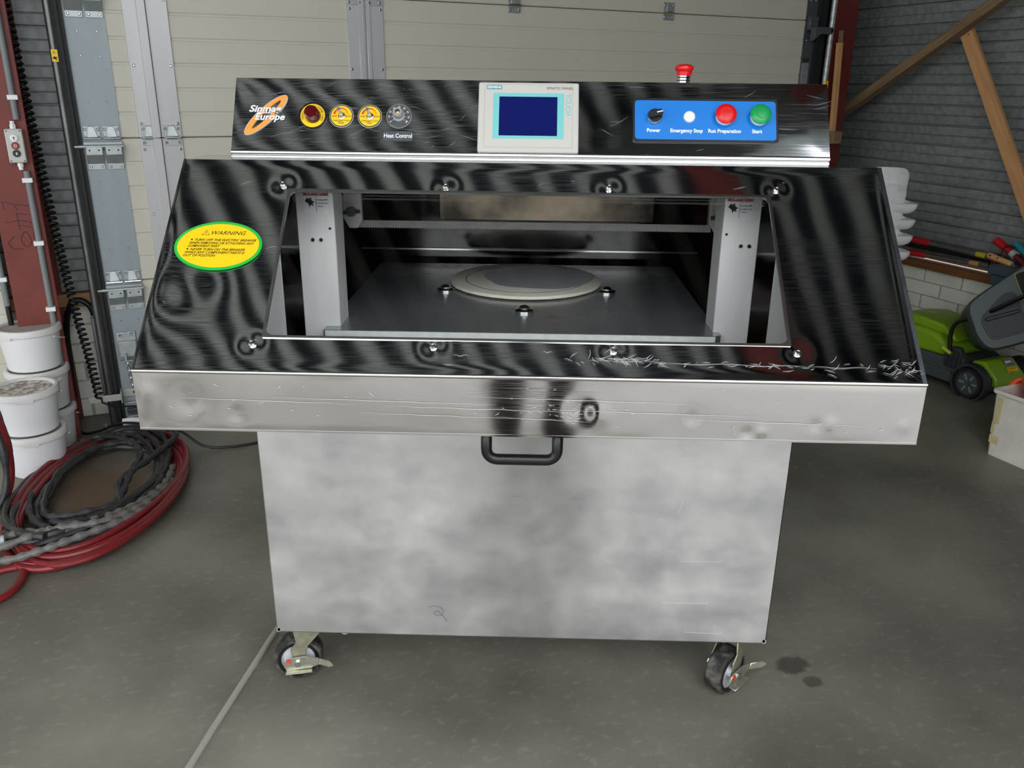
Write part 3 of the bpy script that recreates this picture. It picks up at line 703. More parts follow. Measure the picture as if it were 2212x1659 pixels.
MB().tube(spline([(-1.735, 1.555, .085), (-1.70, 1.565, .088), (-1.66, 1.56, .088), (-1.635, 1.55, .085)], 5), .016, n=10).build('tape_wrap', M('silver_tape', (222, 222, 218), .4), hb)
hc = empty('hose_connector'); tag(hc, 'grey and orange hose connector on the end of the dusty cable', 'connector')
MB().cyl((-1.72, .595, .062), (-1.685, .612, .062), .017, .015, n=16).build('coupling', M('connector_grey', (176, 180, 182), .4), hc)
MB().cyl((-1.76, .576, .060), (-1.72, .595, .062), .020, .018, n=16).build('collar', ORNG, hc)
hx = empty('hanging_hose'); tag(hx, 'red and black hoses hanging down at the left edge beside the bucket', 'hose')
for k, (x, y) in enumerate(((-1.875, .98), (-1.895, 1.01), (-1.92, .96), (-1.868, .94))):
    P = spline([(x - .12, y + .02, .62), (x - .06, y, .50), (x + .012, y - .01, .30), (x + .02, y - .03, .12), (x - .01, y - .08, .03), (x - .10, y - .12, .015)], 8)
    MB().tube(P, .0125 if k % 2 == 0 else wrapped(P, .012, k), n=9).build('hose_run', HOSE_R if k % 2 == 0 else HOSE_B, hx)

# ---- cables on the floor
fc = empty('floor_cable'); tag(fc, 'thin black cable from the buckets over the hoses to the machine', 'cable')
MB().tube(spline([(-2.1, 1.85, .006), (-1.96, 1.62, .006), (-1.86, 1.58, .03), (-1.74, 1.545, .085), (-1.6, 1.52, .09), (-1.47, 1.50, .075), (-1.36, 1.47, .02), (-1.25, 1.50, .006), (-1.1, 1.58, .006), (-.9, 1.68, .006), (-.62, 1.62, .006)], 8), .0055, n=8).build('cable', CABLEK, fc)
pc = empty('flat_cord'); tag(pc, 'grey flat cord lying from the machine corner to the bottom edge', 'cord')
P = spline([(-.66, .45, 0), (-.695, .27, 0), (-.712, .12, 0), (-.728, -.035, 0), (-.744, -.20, 0), (-.768, -.50, 0), (-.79, -.8, 0)], 10)
vs = []; fs = []
for i, c in enumerate(P):
    t = (P[min(i + 1, len(P) - 1)] - P[max(i - 1, 0)]).normalized(); n_ = Vector((t.y, -t.x, 0))
    for a, z in ((-.0085, .001), (-.0075, .006), (-.004, .0085), (.004, .0085), (.0075, .006), (.0085, .001)): vs.append(c + n_ * a + Vector((0, 0, z)))
    if i: fs += [(6 * i - 6 + j, 6 * i - 6 + (j + 1) % 6, 6 * i + (j + 1) % 6, 6 * i + j) for j in range(6)]
MB().add(vs, fs).build('cord', FLATC, pc)

# ================================================================== THE MACHINE
mc = empty('cutting_machine'); tag(mc, 'large stainless steel cutting machine with sloping windowed hood and control console, on casters', 'machine')
CX0, CX1 = -.6075, .6006      # cabinet
HX0, HX1 = -.7009, .7037      # hood
HB = Vector((0, -.33496, .98523)); HT = Vector((0, .00915, 1.32109)); HLZ = .8726
KB = Vector((0, .08915, 1.33334)); KT = Vector((0, .16595, 1.47724)); KX0, KX1 = -.632, .6265
def plane(o, a, b_):
    u_ = (b_ - a).normalized(); n_ = Vector((1, 0, 0)).cross(u_); m = Matrix((Vector((1, 0, 0)), u_, n_)).transposed().to_4x4(); m.translation = o; return m
TH = plane(HB, HB, HT); HS = (HT - HB).length
TK = plane(KB, KB, KT); KS = (KT - KB).length
# ---- cabinet
mb = MB().box((CX0, .0, .186), (CX1, .86, .90))
cab = mb.build('cabinet', BRUSH, mc, bevel=.004, seg=3)
for a_ in (CX0 - .001, CX1 - .012): MB().box((a_, .0, .1855), (a_ + .013, .03, .20)).build('corner_fold', BRUSH, cab, bevel=.002, seg=1)
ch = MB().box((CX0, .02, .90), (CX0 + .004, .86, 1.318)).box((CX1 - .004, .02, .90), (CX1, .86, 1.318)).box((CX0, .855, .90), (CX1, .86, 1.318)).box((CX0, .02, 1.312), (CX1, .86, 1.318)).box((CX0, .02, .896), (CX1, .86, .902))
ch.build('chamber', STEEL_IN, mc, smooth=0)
MB().box((-.27, .80, 1.085), (.37, .806, 1.31)).build('rear_reflection_panel', M('reflection_mottled_steel', (66, 61, 56), .34, 1, col2=(176, 160, 138), vs=6, sharp=(.38, .68), detail=10), mc, bevel=.002)  # stands in for a reflection on the rear wall, bright mottling painted in
MB().box((-.52, .845, .985), (.52, .85, .99)).build('rear_seam', CHROME, mc)
# ---- uprights with danger labels
for s_ in (-1, 1):
    x0, x1 = (-.502, -.42) if s_ < 0 else (.417, .496)
    upm = MB().box((x0, .085, .88), (x1, .092, 1.312)).box((x0, .09, .88), (x0 + .004, .17, 1.312)).box((x1 - .004, .09, .88), (x1, .17, 1.312))
    up_ = upm.build('upright', GALV, mc, bevel=.0015, seg=1)
    cxx = (x0 + x1) / 2
    sx = (cxx - .008, cxx + .010) if s_ < 0 else (cxx + .002, cxx + .020)
    for xx in sx: MB().cyl((xx, .085, 1.148), (xx, .080, 1.148), .005, .004, n=12).build('screw', CHROME, up_)
    MB().cyl((cxx - s_ * .03, .0852, 1.172), (cxx - s_ * .03, .0842, 1.172), .003, n=8).build('hole', BLACKM, up_)
    lx = cxx + (.004 if s_ < 0 else -.008)
    lab = MB().box((lx - .027, .0835, 1.205), (lx + .027, .0848, 1.258)).build('danger_label', WHITEP, up_)
    MB().box((lx - .027, .0828, 1.242), (lx + .027, .0836, 1.258)).build('danger_header', DANGER, up_)
    TL = Matrix.Translation((lx, .0822, 1.25)) @ Matrix.Rotation(math.pi / 2, 4, 'X')
    letters(up_, TL, [('Danger!!', .006, 0, .011)], WHITEI)
    letters(up_, TL, [('Cutting off!!', .013, -.0165, .0052), ('A sudden pull', .013, -.0235, .0045), ('blades.', .010, -.030, .0045)], BLACKI)
    strokes('danger_symbol', [[(lx - .019, .0822, 1.246), (lx - .014, .0822, 1.2545), (lx - .009, .0822, 1.246), (lx - .019, .0822, 1.246)]], .0007, WHITEI, up_)
    MB().prism([(-.024, .004), (-.020, .012), (-.015, .010), (-.011, .013), (-.009, .006), (-.003, .002), (-.008, .000), (-.006, -.006), (-.012, -.003), (-.014, -.009), (-.017, -.001)], 0, .0006).build('hand_symbol', BLACKI, up_, mat=Matrix.Translation((lx, .0834, 1.226)) @ Matrix.Rotation(math.pi / 2, 4, 'X'))
    MB().box((lx - .0003, .0829, 1.207), (lx + .0003, .0835, 1.24)).build('label_rule', BLACKI, up_)
for x0, x1 in ((CX0 + .006, -.528), (.522, CX1 - .006)): MB().box((x0, .028, .88), (x1, .034, 1.312)).build('front_flange', GALV, mc, bevel=.0015, seg=1)
# ---- work plate, pegs
pl_ = [(-.448, .05), (.416, .05), (.432, .066), (.432, .80), (-.453, .80), (-.453, .055)]
wp = MB().prism(pl_, .934, .9530).build('work_plate', [PLATEM], mc, bevel=.0015, seg=1)
MB().box((-.448, .0490, .9345), (.416, .0502, .9522)).build('plate_edge', PLATE_EDGE, wp)
for x, y in ((-.218, .44), (.209, .445), (-.007, .235)):
    MB().lathe([(.0, 0), (.0225, 0), (.0225, .005), (.0205, .007), (.013, .0085), (.0125, .012), (.008, .0165), (.0, .018)], 24, T=Matrix.Translation((x, y, .9530))).build('stop_peg', CHROME, wp)
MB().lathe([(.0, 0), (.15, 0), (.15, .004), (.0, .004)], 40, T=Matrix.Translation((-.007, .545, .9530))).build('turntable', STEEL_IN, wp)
# ---- saw blade and holders
N = 280; vs = []; fs = []
for i in range(N + 1):
    x = -.42 + .858 * i / N; d_ = -.0022 if i % 2 else 0.0
    vs += [(x, .300, 1.142 + d_), (x, .3130, 1.1560), (x, .302, 1.1412 + d_), (x, .3145, 1.1552)]
    if i: a = 4 * i - 4; b_ = 4 * i; fs += [(a, a + 1, b_ + 1, b_), (a + 2, a + 3, b_ + 3, b_ + 2), (a + 1, a + 3, b_ + 3, b_ + 1), (a, a + 2, b_ + 2, b_)]
sb = MB().add(vs, fs).build('saw_blade', M('blade_steel', (206, 202, 196), .40, .35, var=.12, vs=30), mc, smooth=0)
for s_, xc in ((-1, -.425), (1, .452)):
    hd = MB().box((xc - .016, .30, 1.15), (xc + .016, .345, 1.312)).build('blade_holder', ZINC, mc, bevel=.002)
    MB().prism([(-.022, -.02), (-.008, -.045), (.012, -.045), (.024, -.028), (.024, .035), (.006, .062), (-.006, .062), (-.022, .03)], 0, .012).build('clamp_plate', M('clamp_white', (206, 204, 196), .45, .3), hd, mat=Matrix.Translation((xc, .300, 1.185)) @ Matrix.Rotation(math.pi / 2, 4, 'X'), bevel=.002)
    MB().cyl((xc, .288, 1.18), (xc, .270, 1.18), .012, .010, n=14).cyl((xc - .022, .276, 1.178), (xc + .022, .276, 1.182), .0045, n=8).build('clamp_screw', DGREY, hd)
    gx = xc + s_ * .058
    g_ = MB().ring([(gx - .009, 1.108), (gx + .009, 1.108), (gx + .009, 1.168), (gx - .009, 1.168)], [(gx - .007, 1.110), (gx + .007, 1.110), (gx + .007, 1.166), (gx - .007, 1.166)], -.25, -.246, T=Matrix(((1, 0, 0, 0), (0, 0, -1, 0), (0, 1, 0, 0), (0, 0, 0, 1))))
    g_.build('blade_guard', ZINC, mc)

# ---- warped sheet panels
def nz(x, y, s): return noise.noise(Vector((x, y, s)))
BOLTS = [(-.490, .4188), (-.165, .4186), (.159, .4219), (.488, .4218), (-.494, .0577), (-.166, .0576), (.157, .0565), (.485, .0575)]
def hood_warp(x, s):
    w = .0022 * nz(x * 2.4, s * 2.6, 1.3) + .0006 * nz(x * 5.5, s * 4.0, 5.1) + .00008 * nz(x * 15, s * 9, 8.4)
    for bx, bs_ in BOLTS:
        r2_ = ((x - bx) ** 2 + (s - bs_) ** 2) / .0196 ** 2
        if r2_ < 9: w -= .0011 * math.exp(-r2_)
    w += -.0030 * math.exp(-(((x + .63) / .055) ** 2 + ((s - .17) / .06) ** 2))
    return w
WX0, WX1, WS0, WS1 = -.4765, .4735, .072, .406
def axis_pts(a, b_, cuts, step):
    out = []; c = [a] + cuts + [b_]
    for p_, q_ in zip(c, c[1:]):
        n_ = max(1, round((q_ - p_) / step)); out += [p_ + (q_ - p_) * i / n_ for i in range(n_)]
    return out + [b_]
def warped(xs, ss, fn, hole=None, edge=.02):
    vs = []; nx = len(xs); fs = []
    for s in ss:
        for x in xs:
            e = min(1, min(x - xs[0], xs[-1] - x, s - ss[0], ss[-1] - s) / edge)
            e = max(0.0, e); vs.append((x, s, fn(x, s) * e * e * (3 - 2 * e)))
    for j in range(len(ss) - 1):
        for i in range(nx - 1):
            if hole and xs[i] >= hole[0] - 1e-6 and xs[i + 1] <= hole[1] + 1e-6 and ss[j] >= hole[2] - 1e-6 and ss[j + 1] <= hole[3] + 1e-6: continue
            a = j * nx + i; fs.append((a, a + 1, a + nx + 1, a + nx))
    return vs, fs
mb = MB()
vs, fs = warped(axis_pts(HX0, HX1, [WX0, WX1], .006), axis_pts(0, HS, [WS0, WS1], .006), hood_warp, (WX0, WX1, WS0, WS1))
mb.add(vs, fs, 0, TH)
hd_sides = [(.02, 1.32109), (HT.y, HT.z), (HB.y, HB.z), (HB.y, HLZ), (.02, HLZ)]
for x in (HX0, HX1): mb.add([(x, y, z) for y, z in hd_sides], [tuple(range(5))], 0)
for x in (HX0, HX1):
    xa, xb = (HX0, CX0) if x == HX0 else (CX1, HX1)
    mb.add([(xa, .02, HLZ), (xb, .02, HLZ), (xb, .02, 1.32109), (xa, .02, 1.32109)], [(0, 1, 2, 3)], 0)
mb.add([(HX0, HT.y, HT.z), (HX1, HT.y, HT.z), (HX1, .125, HT.z), (HX0, .125, HT.z)], [(0, 1, 2, 3)], 0)
mb.add([(HX0, HB.y, HLZ), (HX1, HB.y, HLZ), (HX1, .0, HLZ), (HX0, .0, HLZ)], [(0, 1, 2, 3)], 0)
hood = mb.build('hood', [STEEL], mc, smooth=25, fix=False)
# folded front lip with dents
DENT = [(-.60, .915, .010, -.0005), (-.585, .908, .014, .0006), (-.61, .93, .03, -.002), (-.52, .905, .018, -.0014), (.40, .885, .012, -.0013), (.425, .888, .010, .0014), (.52, .905, .010, -.0012), (.545, .906, .012, .0012), (.30, .915, .014, -.0012), (.675, .905, .012, .0009), (.10, .925, .022, -.0012), (.135, .915, .02, .0012), (-.68, .94, .02, .0015), (-.69, .885, .015, -.0012)]
LIP_T = Matrix.Translation((0, HB.y, HLZ)) @ Matrix.Rotation(math.pi / 2, 4, 'X')
def lip_warp(x, s):
    w = .0012 * nz(x * 3.2, s * 4, 2.2) + .0005 * nz(x * 8, s * 9, 4.2) + .00008 * nz(x * 26, s * 22, 7.7)
    for a, z, r_, d_ in DENT:
        q = ((x - a) ** 2 + (s + HLZ - z) ** 2) / r_ ** 2
        if q < 9: w += d_ * math.exp(-q)
    return w
mb = MB(); vs, fs = warped(axis_pts(HX0, HX1, [], .006), axis_pts(0, HB.z - HLZ, [], .006), lip_warp, edge=.012)
mb.add(vs, fs, 0, LIP_T)
lip = mb.build('front_lip', STEEL_LIP, hood, smooth=180, fix=False)
MB().cyl((HX0, HB.y + .002, HB.z - .0015), (HX1, HB.y + .002, HB.z - .0015), .0042, n=16).build('lip_fold', CHROME, hood)
MB().box((HX0, HB.y - .0008, HLZ - .002), (HX1, HB.y + .004, HLZ + .0015)).build('lip_hem', STEEL_LIP, hood)
MB().box((HX1 - .008, .0, .0003), (HX1 - .0005, HS, .0016)).build('weld_seam', M('ground_weld', (128, 132, 138), .35, 1, var=.2, vs=30), hood, mat=TH)
MB().box((HX0 - .0005, .0, -.001), (HX0 + .003, HS, .0018)).build('left_fold', STEEL_LIP, hood, mat=TH)
# window: frame trim, pane, bolts
rr_in = rrect(WX1 - WX0 - .006, WS1 - WS0 - .006, .016, 6, (WX0 + WX1) / 2, (WS0 + WS1) / 2)
rr_out = rrect(WX1 - WX0 + .004, WS1 - WS0 + .004, .002, 6, (WX0 + WX1) / 2, (WS0 + WS1) / 2)
MB().ring(rr_out, rr_in, -.004, .0022).build('window_trim', CHROME, hood, mat=TH)
MB().box((WX0 - .03, WS0 - .03, -.011), (WX1 + .03, WS1 + .03, -.006)).build('window_pane', GLASS, hood, mat=TH)
b0 = None
for bx, bs_ in BOLTS:
    if b0 is None:
        b0 = MB().lathe([(.0, -.006), (.0078, -.006), (.0078, .0005), (.0062, .001), (.0062, .004), (.0045, .0062), (.0032, .0062), (.0030, .005), (.0, .005)], 18).build('bolt', CHROME, hood, mat=TH @ Matrix.Translation((bx, bs_, -.0005)))
    else:
        c = copy(b0, hood); c.matrix_local = TH @ Matrix.Translation((bx, bs_, -.0005))
# scratches and scuffs along the lower edge and the lip
def ribbons(paths, wid, T, name, mat, parent):
    mb = MB()
    for P_ in paths:
        vs = []; fs = []
        for i, c in enumerate(P_):
            t = (Vector(P_[min(i + 1, len(P_) - 1)]) - Vector(P_[max(i - 1, 0)])); n_ = Vector((-t.y, t.x)).normalized() if t.length > 0 else Vector((0, 1))
            w = wid * (1 - abs(2 * i / max(1, len(P_) - 1) - 1)) + wid * .25
            vs += [(c[0] + n_.x * w, c[1] + n_.y * w, .0009), (c[0] - n_.x * w, c[1] - n_.y * w, .0009)]
            if i: fs.append((2 * i - 2, 2 * i - 1, 2 * i + 1, 2 * i))
        mb.add(vs, fs)
    return tag(mb.build(name, mat, parent, mat=T, smooth=0, fix=False), kind='stuff')
SCR = M('scratch_metal', (226, 226, 224), .55, .6)
q = random.Random(4); paths = []
for i in range(120):
    if i < 45: x = q.gauss(.17, .05); s = q.gauss(.036, .004)
    elif i < 75: x = q.gauss(.66, .025); s = q.gauss(.028, .008)
    else: x = q.uniform(.2, .68); s = q.gauss(.028, .006)
    L2 = q.uniform(.003, .022); a = q.gauss(0, .5); cv = q.uniform(-60, 60); P_ = []
    for k in range(7):
        P_.append((x, s)); x += L2 / 6 * math.cos(a); s += L2 / 6 * math.sin(a); a += cv * L2 / 6
    if min(p_[1] for p_ in P_) > .004 and max(p_[0] for p_ in P_) < HX1 - .004: paths.append(P_)
for x0, x1, s in ((.11, .25, .034), (.22, .40, .031), (.35, .5, .030), (.5, .62, .029), (-.13, -.10, .040), (.03, .05, .05)):
    paths.append([(x0 + (x1 - x0) * k / 8, s + .0015 * math.sin(k * 1.3)) for k in range(9)])
for i in range(26):
    x = q.uniform(-.68, .6); s = q.uniform(.02, .44); a = q.gauss(.15, .4); l_ = q.uniform(.006, .03)
    if WX0 - .03 < x < WX1 + .01 and WS0 - .01 < s < WS1 + .01: continue
    paths.append([(x + l_ * k / 4 * math.cos(a), s + l_ * k / 4 * math.sin(a)) for k in range(5)])
paths.append([(-.502, .262), (-.488, .268), (-.478, .267)])
ribbons(paths, .0003, TH @ Matrix.Translation((0, 0, .0012)), 'scratch_marks', SCR, hood)
paths = []
for x0, x1, s in ((-.62, -.30, .062), (-.45, -.05, .066), (-.25, .10, .054), (-.1, .3, .074), (.05, .42, .052), (-.05, .12, .036), (.3, .62, .038), (-.3, -.02, .04)):
    paths.append([(x0 + (x1 - x0) * k / 12, s - .006 * k / 12 + .0006 * math.sin(k * 2.1)) for k in range(13)])
for i in range(70):
    x = q.gauss(.08, .06) if i < 36 else q.uniform(-.65, .68); s = q.gauss(.048, .008) if i < 36 else q.uniform(.008, .104)
    a = q.gauss(0, .35); l_ = q.uniform(.002, .012); cv = q.uniform(-40, 40); P_ = []
    for k in range(5):
        P_.append((x, s)); x += l_ / 4 * math.cos(a); s += l_ / 4 * math.sin(a); a += cv * l_ / 4
    paths.append(P_)
ribbons(paths, .0003, LIP_T @ Matrix.Translation((0, 0, .0011)), 'scratch_marks', SCR, hood)
# marks on the cabinet front: a scrawl, the outline of a lost label, a few scratches
def front_marks(name, lines, r, mat):
    mb = MB()
    for l in lines: mb.tube([(x, -.0004, z) for x, z in l], r, n=5)
    return tag(mb.build(name, mat, cab), kind='stuff')
front_marks('pen_scrawl', [[(p_.x, p_.y) for p_ in spline([(x, z, 0) for x, z in [(-0.2267, 0.2693), (-0.2131, 0.2737), (-0.1973, 0.2688), (-0.1908, 0.257), (-0.2, 0.2461), (-0.2135, 0.2511), (-0.2054, 0.2593), (-0.1932, 0.2463), (-0.1821, 0.2305)]], 4)]], .0008, M('pen_grey', (104, 104, 104), .6))
front_marks('label_trace', [[(-0.0436, 0.5303), (-0.0439, 0.5736), (0.0437, 0.5733), (0.0425, 0.5324)]], .0005, M('glue_grey', (150, 150, 150), .6))
front_marks('scratch_marks', [[(0.3581, 0.5401), (0.3691, 0.5763)], [(0.3734, 0.4136), (0.4713, 0.4149)], [(0.338, 0.2983), (0.4491, 0.2988)], [(0.4003, 0.2151), (0.4906, 0.2124)]], .0004, SCR)
# handle under the lip
hx_, hw, hz0 = -.0035, .0655, .8145
P = [(hx_ - hw, -.312, .885), (hx_ - hw, -.312, hz0 + .022)] + [(hx_ - hw + .02 - .02 * math.cos(a), -.312, hz0 + .02 - .02 * math.sin(a)) for a in [math.pi / 2 * k / 6 for k in range(1, 7)]]
P += [(hx_ + hw - .02 + .02 * math.sin(a), -.312, hz0 + .02 - .02 * math.cos(a)) for a in [math.pi / 2 * k / 6 for k in range(0, 7)]] + [(hx_ + hw, -.312, .885)]
hdl = MB().tube(P, .0105, n=14).build('pull_handle', BLACKP, mc, smooth=180)
hdl.scale = (1, 1, 1)

# ---- oval warning label on the hood
SX, SS = -.593, .2683
TW = TH @ Matrix.Translation((SX, SS, .0016))
wl = MB().prism(ellipse(.0845, .0560, 64), 0, .0008).build('warning_label', GREENL, mc, mat=TW)
MB().prism(ellipse(.0788, .0502, 64), .0008, .0012).build('label_field', YEL, wl)
k_ = 1 / 3.19 / 1131; j_ = 1 / 3.19 / 950
def WT(tx, cx, cy, w, sz, **op):
    return (tx, (cx - 613) * k_, -(cy - 295) * j_, sz, dict(op))
its = [WT('WARNING', 662, 208, 0, .0125, shear=.35, sx=1.12)]
for tx, xa, xb, cy in (('TURN OFF THE ELECTRIC BREAKER', 440, 868, 258), ('WHEN REMOVING OR ATTACHING ANY', 405, 856, 280), ('COMPONENT PART', 400, 622, 301), ('NEVER TURN ON THE BREAKER', 424, 803, 325), ('WHILE ANY COMPONENT PARTS IS', 390, 803, 346), ('OUT OF POSITION', 383, 605, 367)):
    me = text_mesh(tx, .0072, shear=.35); xs_ = [v.co.x for v in me.vertices]; w_ = max(xs_) - min(xs_); bpy.data.meshes.remove(me)
    its.append((tx, ((xa + xb) / 2 - 613) * k_, -(cy - 295) * j_, .0072, dict(shear=.35, bold=.00012, sx=(xb - xa) * k_ / w_)))
letters(wl, Matrix.Translation((0, 0, .0013)), its, BROWNI)
m_ = MB(); a_ = [((484 - 613) * k_, -(223 - 295) * j_), ((514 - 613) * k_, -(187 - 295) * j_), ((536 - 613) * k_, -(223 - 295) * j_)]
m_.tube([(x, y, .0014) for x, y in a_], .0006, n=5, closed=True); m_.tube([(a_[1][0] - .0003, a_[1][1] - .004, .0014), (a_[1][0] - .0008, a_[1][1] - .0075, .0014)], .0006, n=5)
m_.cyl((a_[1][0] - .001, a_[1][1] - .0092, .0012), (a_[1][0] - .001, a_[1][1] - .0092, .0017), .0006, n=6)
for cx, cy in ((422, 256), (406, 322)): m_.cyl(((cx - 613) * k_, -(cy - 295) * j_, .0012), ((cx - 613) * k_, -(cy - 295) * j_, .0016), .0019, n=12)
m_.build('label_symbols', BROWNI, wl)

# ---- console
def kon_warp(x, s): return .0010 * nz(x * 2.6, s * 3.5, 11.3) + .00025 * nz(x * 6, s * 5, 15.1) + .00005 * nz(x * 18, s * 12, 18.4)
mb = MB(); vs, fs = warped(axis_pts(KX0, KX1, [], .006), axis_pts(0, KS, [], .006), kon_warp, edge=.05)
mb.add(vs, fs, 0, TK)
prof = [(KB.y, KB.z), (KT.y, KT.z), (.50, KT.z), (.50, 1.318), (.10, 1.318), (.10, 1.326)]
for x in (KX0, KX1): mb.add([(x, y, z) for y, z in prof], [tuple(range(6))])
for a, b_ in zip(prof[1:], prof[2:] + prof[:1]):
    mb.add([(KX0, a[0], a[1]), (KX1, a[0], a[1]), (KX1, b_[0], b_[1]), (KX0, b_[0], b_[1])], [(0, 1, 2, 3)])
con = mb.build('console', STEEL, mc, smooth=25, fix=False)
MB().cyl((KX0, KB.y + .0025, KB.z - .003), (KX1, KB.y + .0025, KB.z - .003), .0052, n=14).build('console_bead', CHROME, con)
MB().cyl((KX0, KB.y + .005, KB.z - .0125), (KX1, KB.y + .005, KB.z - .0125), .0052, n=14).build('console_bead', CHROME, con)
MB().cyl((KX0, KT.y + .003, KT.z - .0025), (KX1, KT.y + .003, KT.z - .0025), .0035, n=12).build('console_top_fold', STEEL, con)
paths = []
for i in range(90):
    x = q.uniform(KX0 + .01, -.12) if i < 70 else q.uniform(.12, KX1 - .02); s = q.uniform(.01, KS - .01); a = q.gauss(.1, .3); l_ = q.uniform(.006, .05); cv = q.uniform(-6, 6); P_ = []
    for k in range(6):
        P_.append((x, min(max(s, .006), KS - .006))); x += l_ / 5 * math.cos(a); s += l_ / 5 * math.sin(a); a += cv * l_ / 5
    paths.append(P_)
ribbons(paths, .0002, TK @ Matrix.Translation((0, 0, .0008)), 'scratch_marks', M('fine_scratch', (168, 172, 180), .5, .8), con)
# touch panel
hm = MB().prism(rrect(.212, .156, .004, 3), 0, .009).build('touch_panel', HMI_G, mc, mat=TK @ Matrix.Translation((-.0042, .0783, .0)), bevel=.003, seg=3)
def hp(px, py): return ((px - 382) * .000366, -(py - 360) * .000371)
x0, y1 = hp(128, 164); x1, y0 = hp(636, 543)
MB().ring(rrect(x1 - x0, y1 - y0, .002, 3, (x0 + x1) / 2, (y0 + y1) / 2), rrect(x1 - x0 - .001, y1 - y0 - .001, .0018, 3, (x0 + x1) / 2, (y0 + y1) / 2), .009, .0093).build('panel_outline', HMI_L, hm)
x0, y1 = hp(178, 217); x1, y0 = hp(585, 490); sx0, sy1 = hp(213, 238); sx1, sy0 = hp(548, 473)
MB().ring([(x0, y0), (x1, y0), (x1, y1), (x0, y1)], [(sx0, sy0), (sx1, sy0), (sx1, sy1), (sx0, sy1)], .009, .0096).build('teal_border', TEAL, hm)
MB().box((sx0, sy0, .0088), (sx1, sy1, .0092)).build('screen', SCREENM, hm)
x0, y1 = hp(140, 170); x1, y0 = hp(227, 194)
MB().box((x0, y0, .009), (x1, y1, .0094)).build('badge', TEALD, hm)
letters(hm, Matrix.Translation((0, 0, .0096)), [('SIEMENS', (x0 + x1) / 2, (y0 + y1) / 2 - .0002, .0074, dict(bold=.0002, sx=1.05))], WHITEI)
letters(hm, Matrix.Translation((0, 0, .0094)), [('SIMATIC PANEL', *hp(561, 186), .0082)], M('grey_print', (96, 96, 98), .5))
letters(hm, Matrix.Translation((0, 0, .0094)), [('TOUCH', *hp(609, 284), .0165, dict(rot=-math.pi / 2, sx=.82))], TEAL)
# button panel
TB = TK @ Matrix.Translation((.3677, .0787, .0))
bp_ = MB().prism(rrect(.3050, .0985, .007, 5), 0, .004).build('button_panel', BLACKP, mc, mat=TB, bevel=.001, seg=2)
MB().prism(rrect(.2950, .0865, .007, 5, 0, -.0008), .004, .0046).build('blue_plate', BLUEP, bp_)
def bpx(x, s): return (x - .3677, s - .0787)
bt = .0855
for nm, x, m_, r_, h_ in (('white_lamp', .3341, WHITEP, .0125, .007), ('push_button', .4080, REDB, .0218, .020), ('push_button', .4800, GREENB, .0218, .020)):
    lx, ly = bpx(x, bt - (.001 if r_ < .02 else 0))
    o = MB().lathe([(.0, h_ + .001), (r_ * .55, h_ + .001), (r_ * .85, h_ - .0005), (r_, h_ - .004), (r_ * .97, h_ - .007), (r_ * .7, h_ - .009), (r_ * .7, .0)] if r_ > .02 else [(.0, h_), (r_ * .35, h_), (r_ * .4, h_ - .0012), (r_ * .7, h_ - .001), (r_ * .95, h_ - .003), (r_, .0)], 36, T=Matrix.Translation((lx, ly, .0046))).build(nm, m_, bp_)
    if r_ > .02:
        MB().lathe([(r_ * .86, .0), (r_ * .88, .004), (r_ * .76, .008), (r_ * .70, .010)], 32, T=Matrix.Translation((lx, ly, .0046))).build('collar', WHITEP, bp_)
        MB().ring(ellipse(r_ * .52, r_ * .52, 32), ellipse(r_ * .48, r_ * .48, 32), h_ + .0008, h_ + .0013, T=Matrix.Translation((lx, ly, .0046))).build('button_ring', REDI if m_ is REDB else M('dark_green', (14, 120, 62), .4), bp_)
lx, ly = bpx(.2611, bt - .003)
MB().lathe([(.0165, 0), (.0165, .007), (.0150, .010), (.0, .010)], 32, T=Matrix.Translation((lx, ly, .0046))).build('selector_bezel', CHROME, bp_)
MB().prism(rrect(.030, .013, .005, 4), .010, .024, T=Matrix.Translation((lx, ly, .0046)) @ Matrix.Rotation(R(14), 4, 'Z')).lathe([(.0145, .009), (.0145, .013), (.0, .013)], 28, T=Matrix.Translation((lx, ly, .0046))).build('selector_knob', BLACKP, bp_, bevel=.001, seg=2)
MB().box((.002, -.0012, .0241), (.0145, .0012, .0248), T=Matrix.Translation((lx, ly, .0046)) @ Matrix.Rotation(R(14), 4, 'Z')).build('selector_mark', WHITEI, bp_)
letters(bp_, Matrix.Translation((0, 0, .0048)), [(t, *bpx(x, .0540), .0112, dict(bold=.00035, sx=w)) for t, x, w in (('Power', .259, .95), ('Emergency Stop', .3279, .93), ('Run Preparation', .4074, .93), ('Start', .4751, .95))], WHITEI)
# indicator lamp
T_ = TK @ Matrix.Translation((-.4623, .0795, .0004))
il = MB().prism(ellipse(.0305, .0305, 48), 0, .001).build('indicator_lamp', BLACKP, mc, mat=T_)
MB().prism(ellipse(.0262, .0262, 48), .001, .0014).build('yellow_plate', YEL, il)
MB().lathe([(.0165, .0), (.0165, .005), (.0150, .008), (.0145, .020), (.0125, .024), (.0, .0255)], 32, T=Matrix.Translation((.001, -.001, .0014))).build('lamp_lens', LAMP, il)
letters(il, Matrix.Translation((0, 0, .0016)), arc_text('PRESSURE INDICATOR LAMP', .0215, 200, -30, .0058), BLACKI)
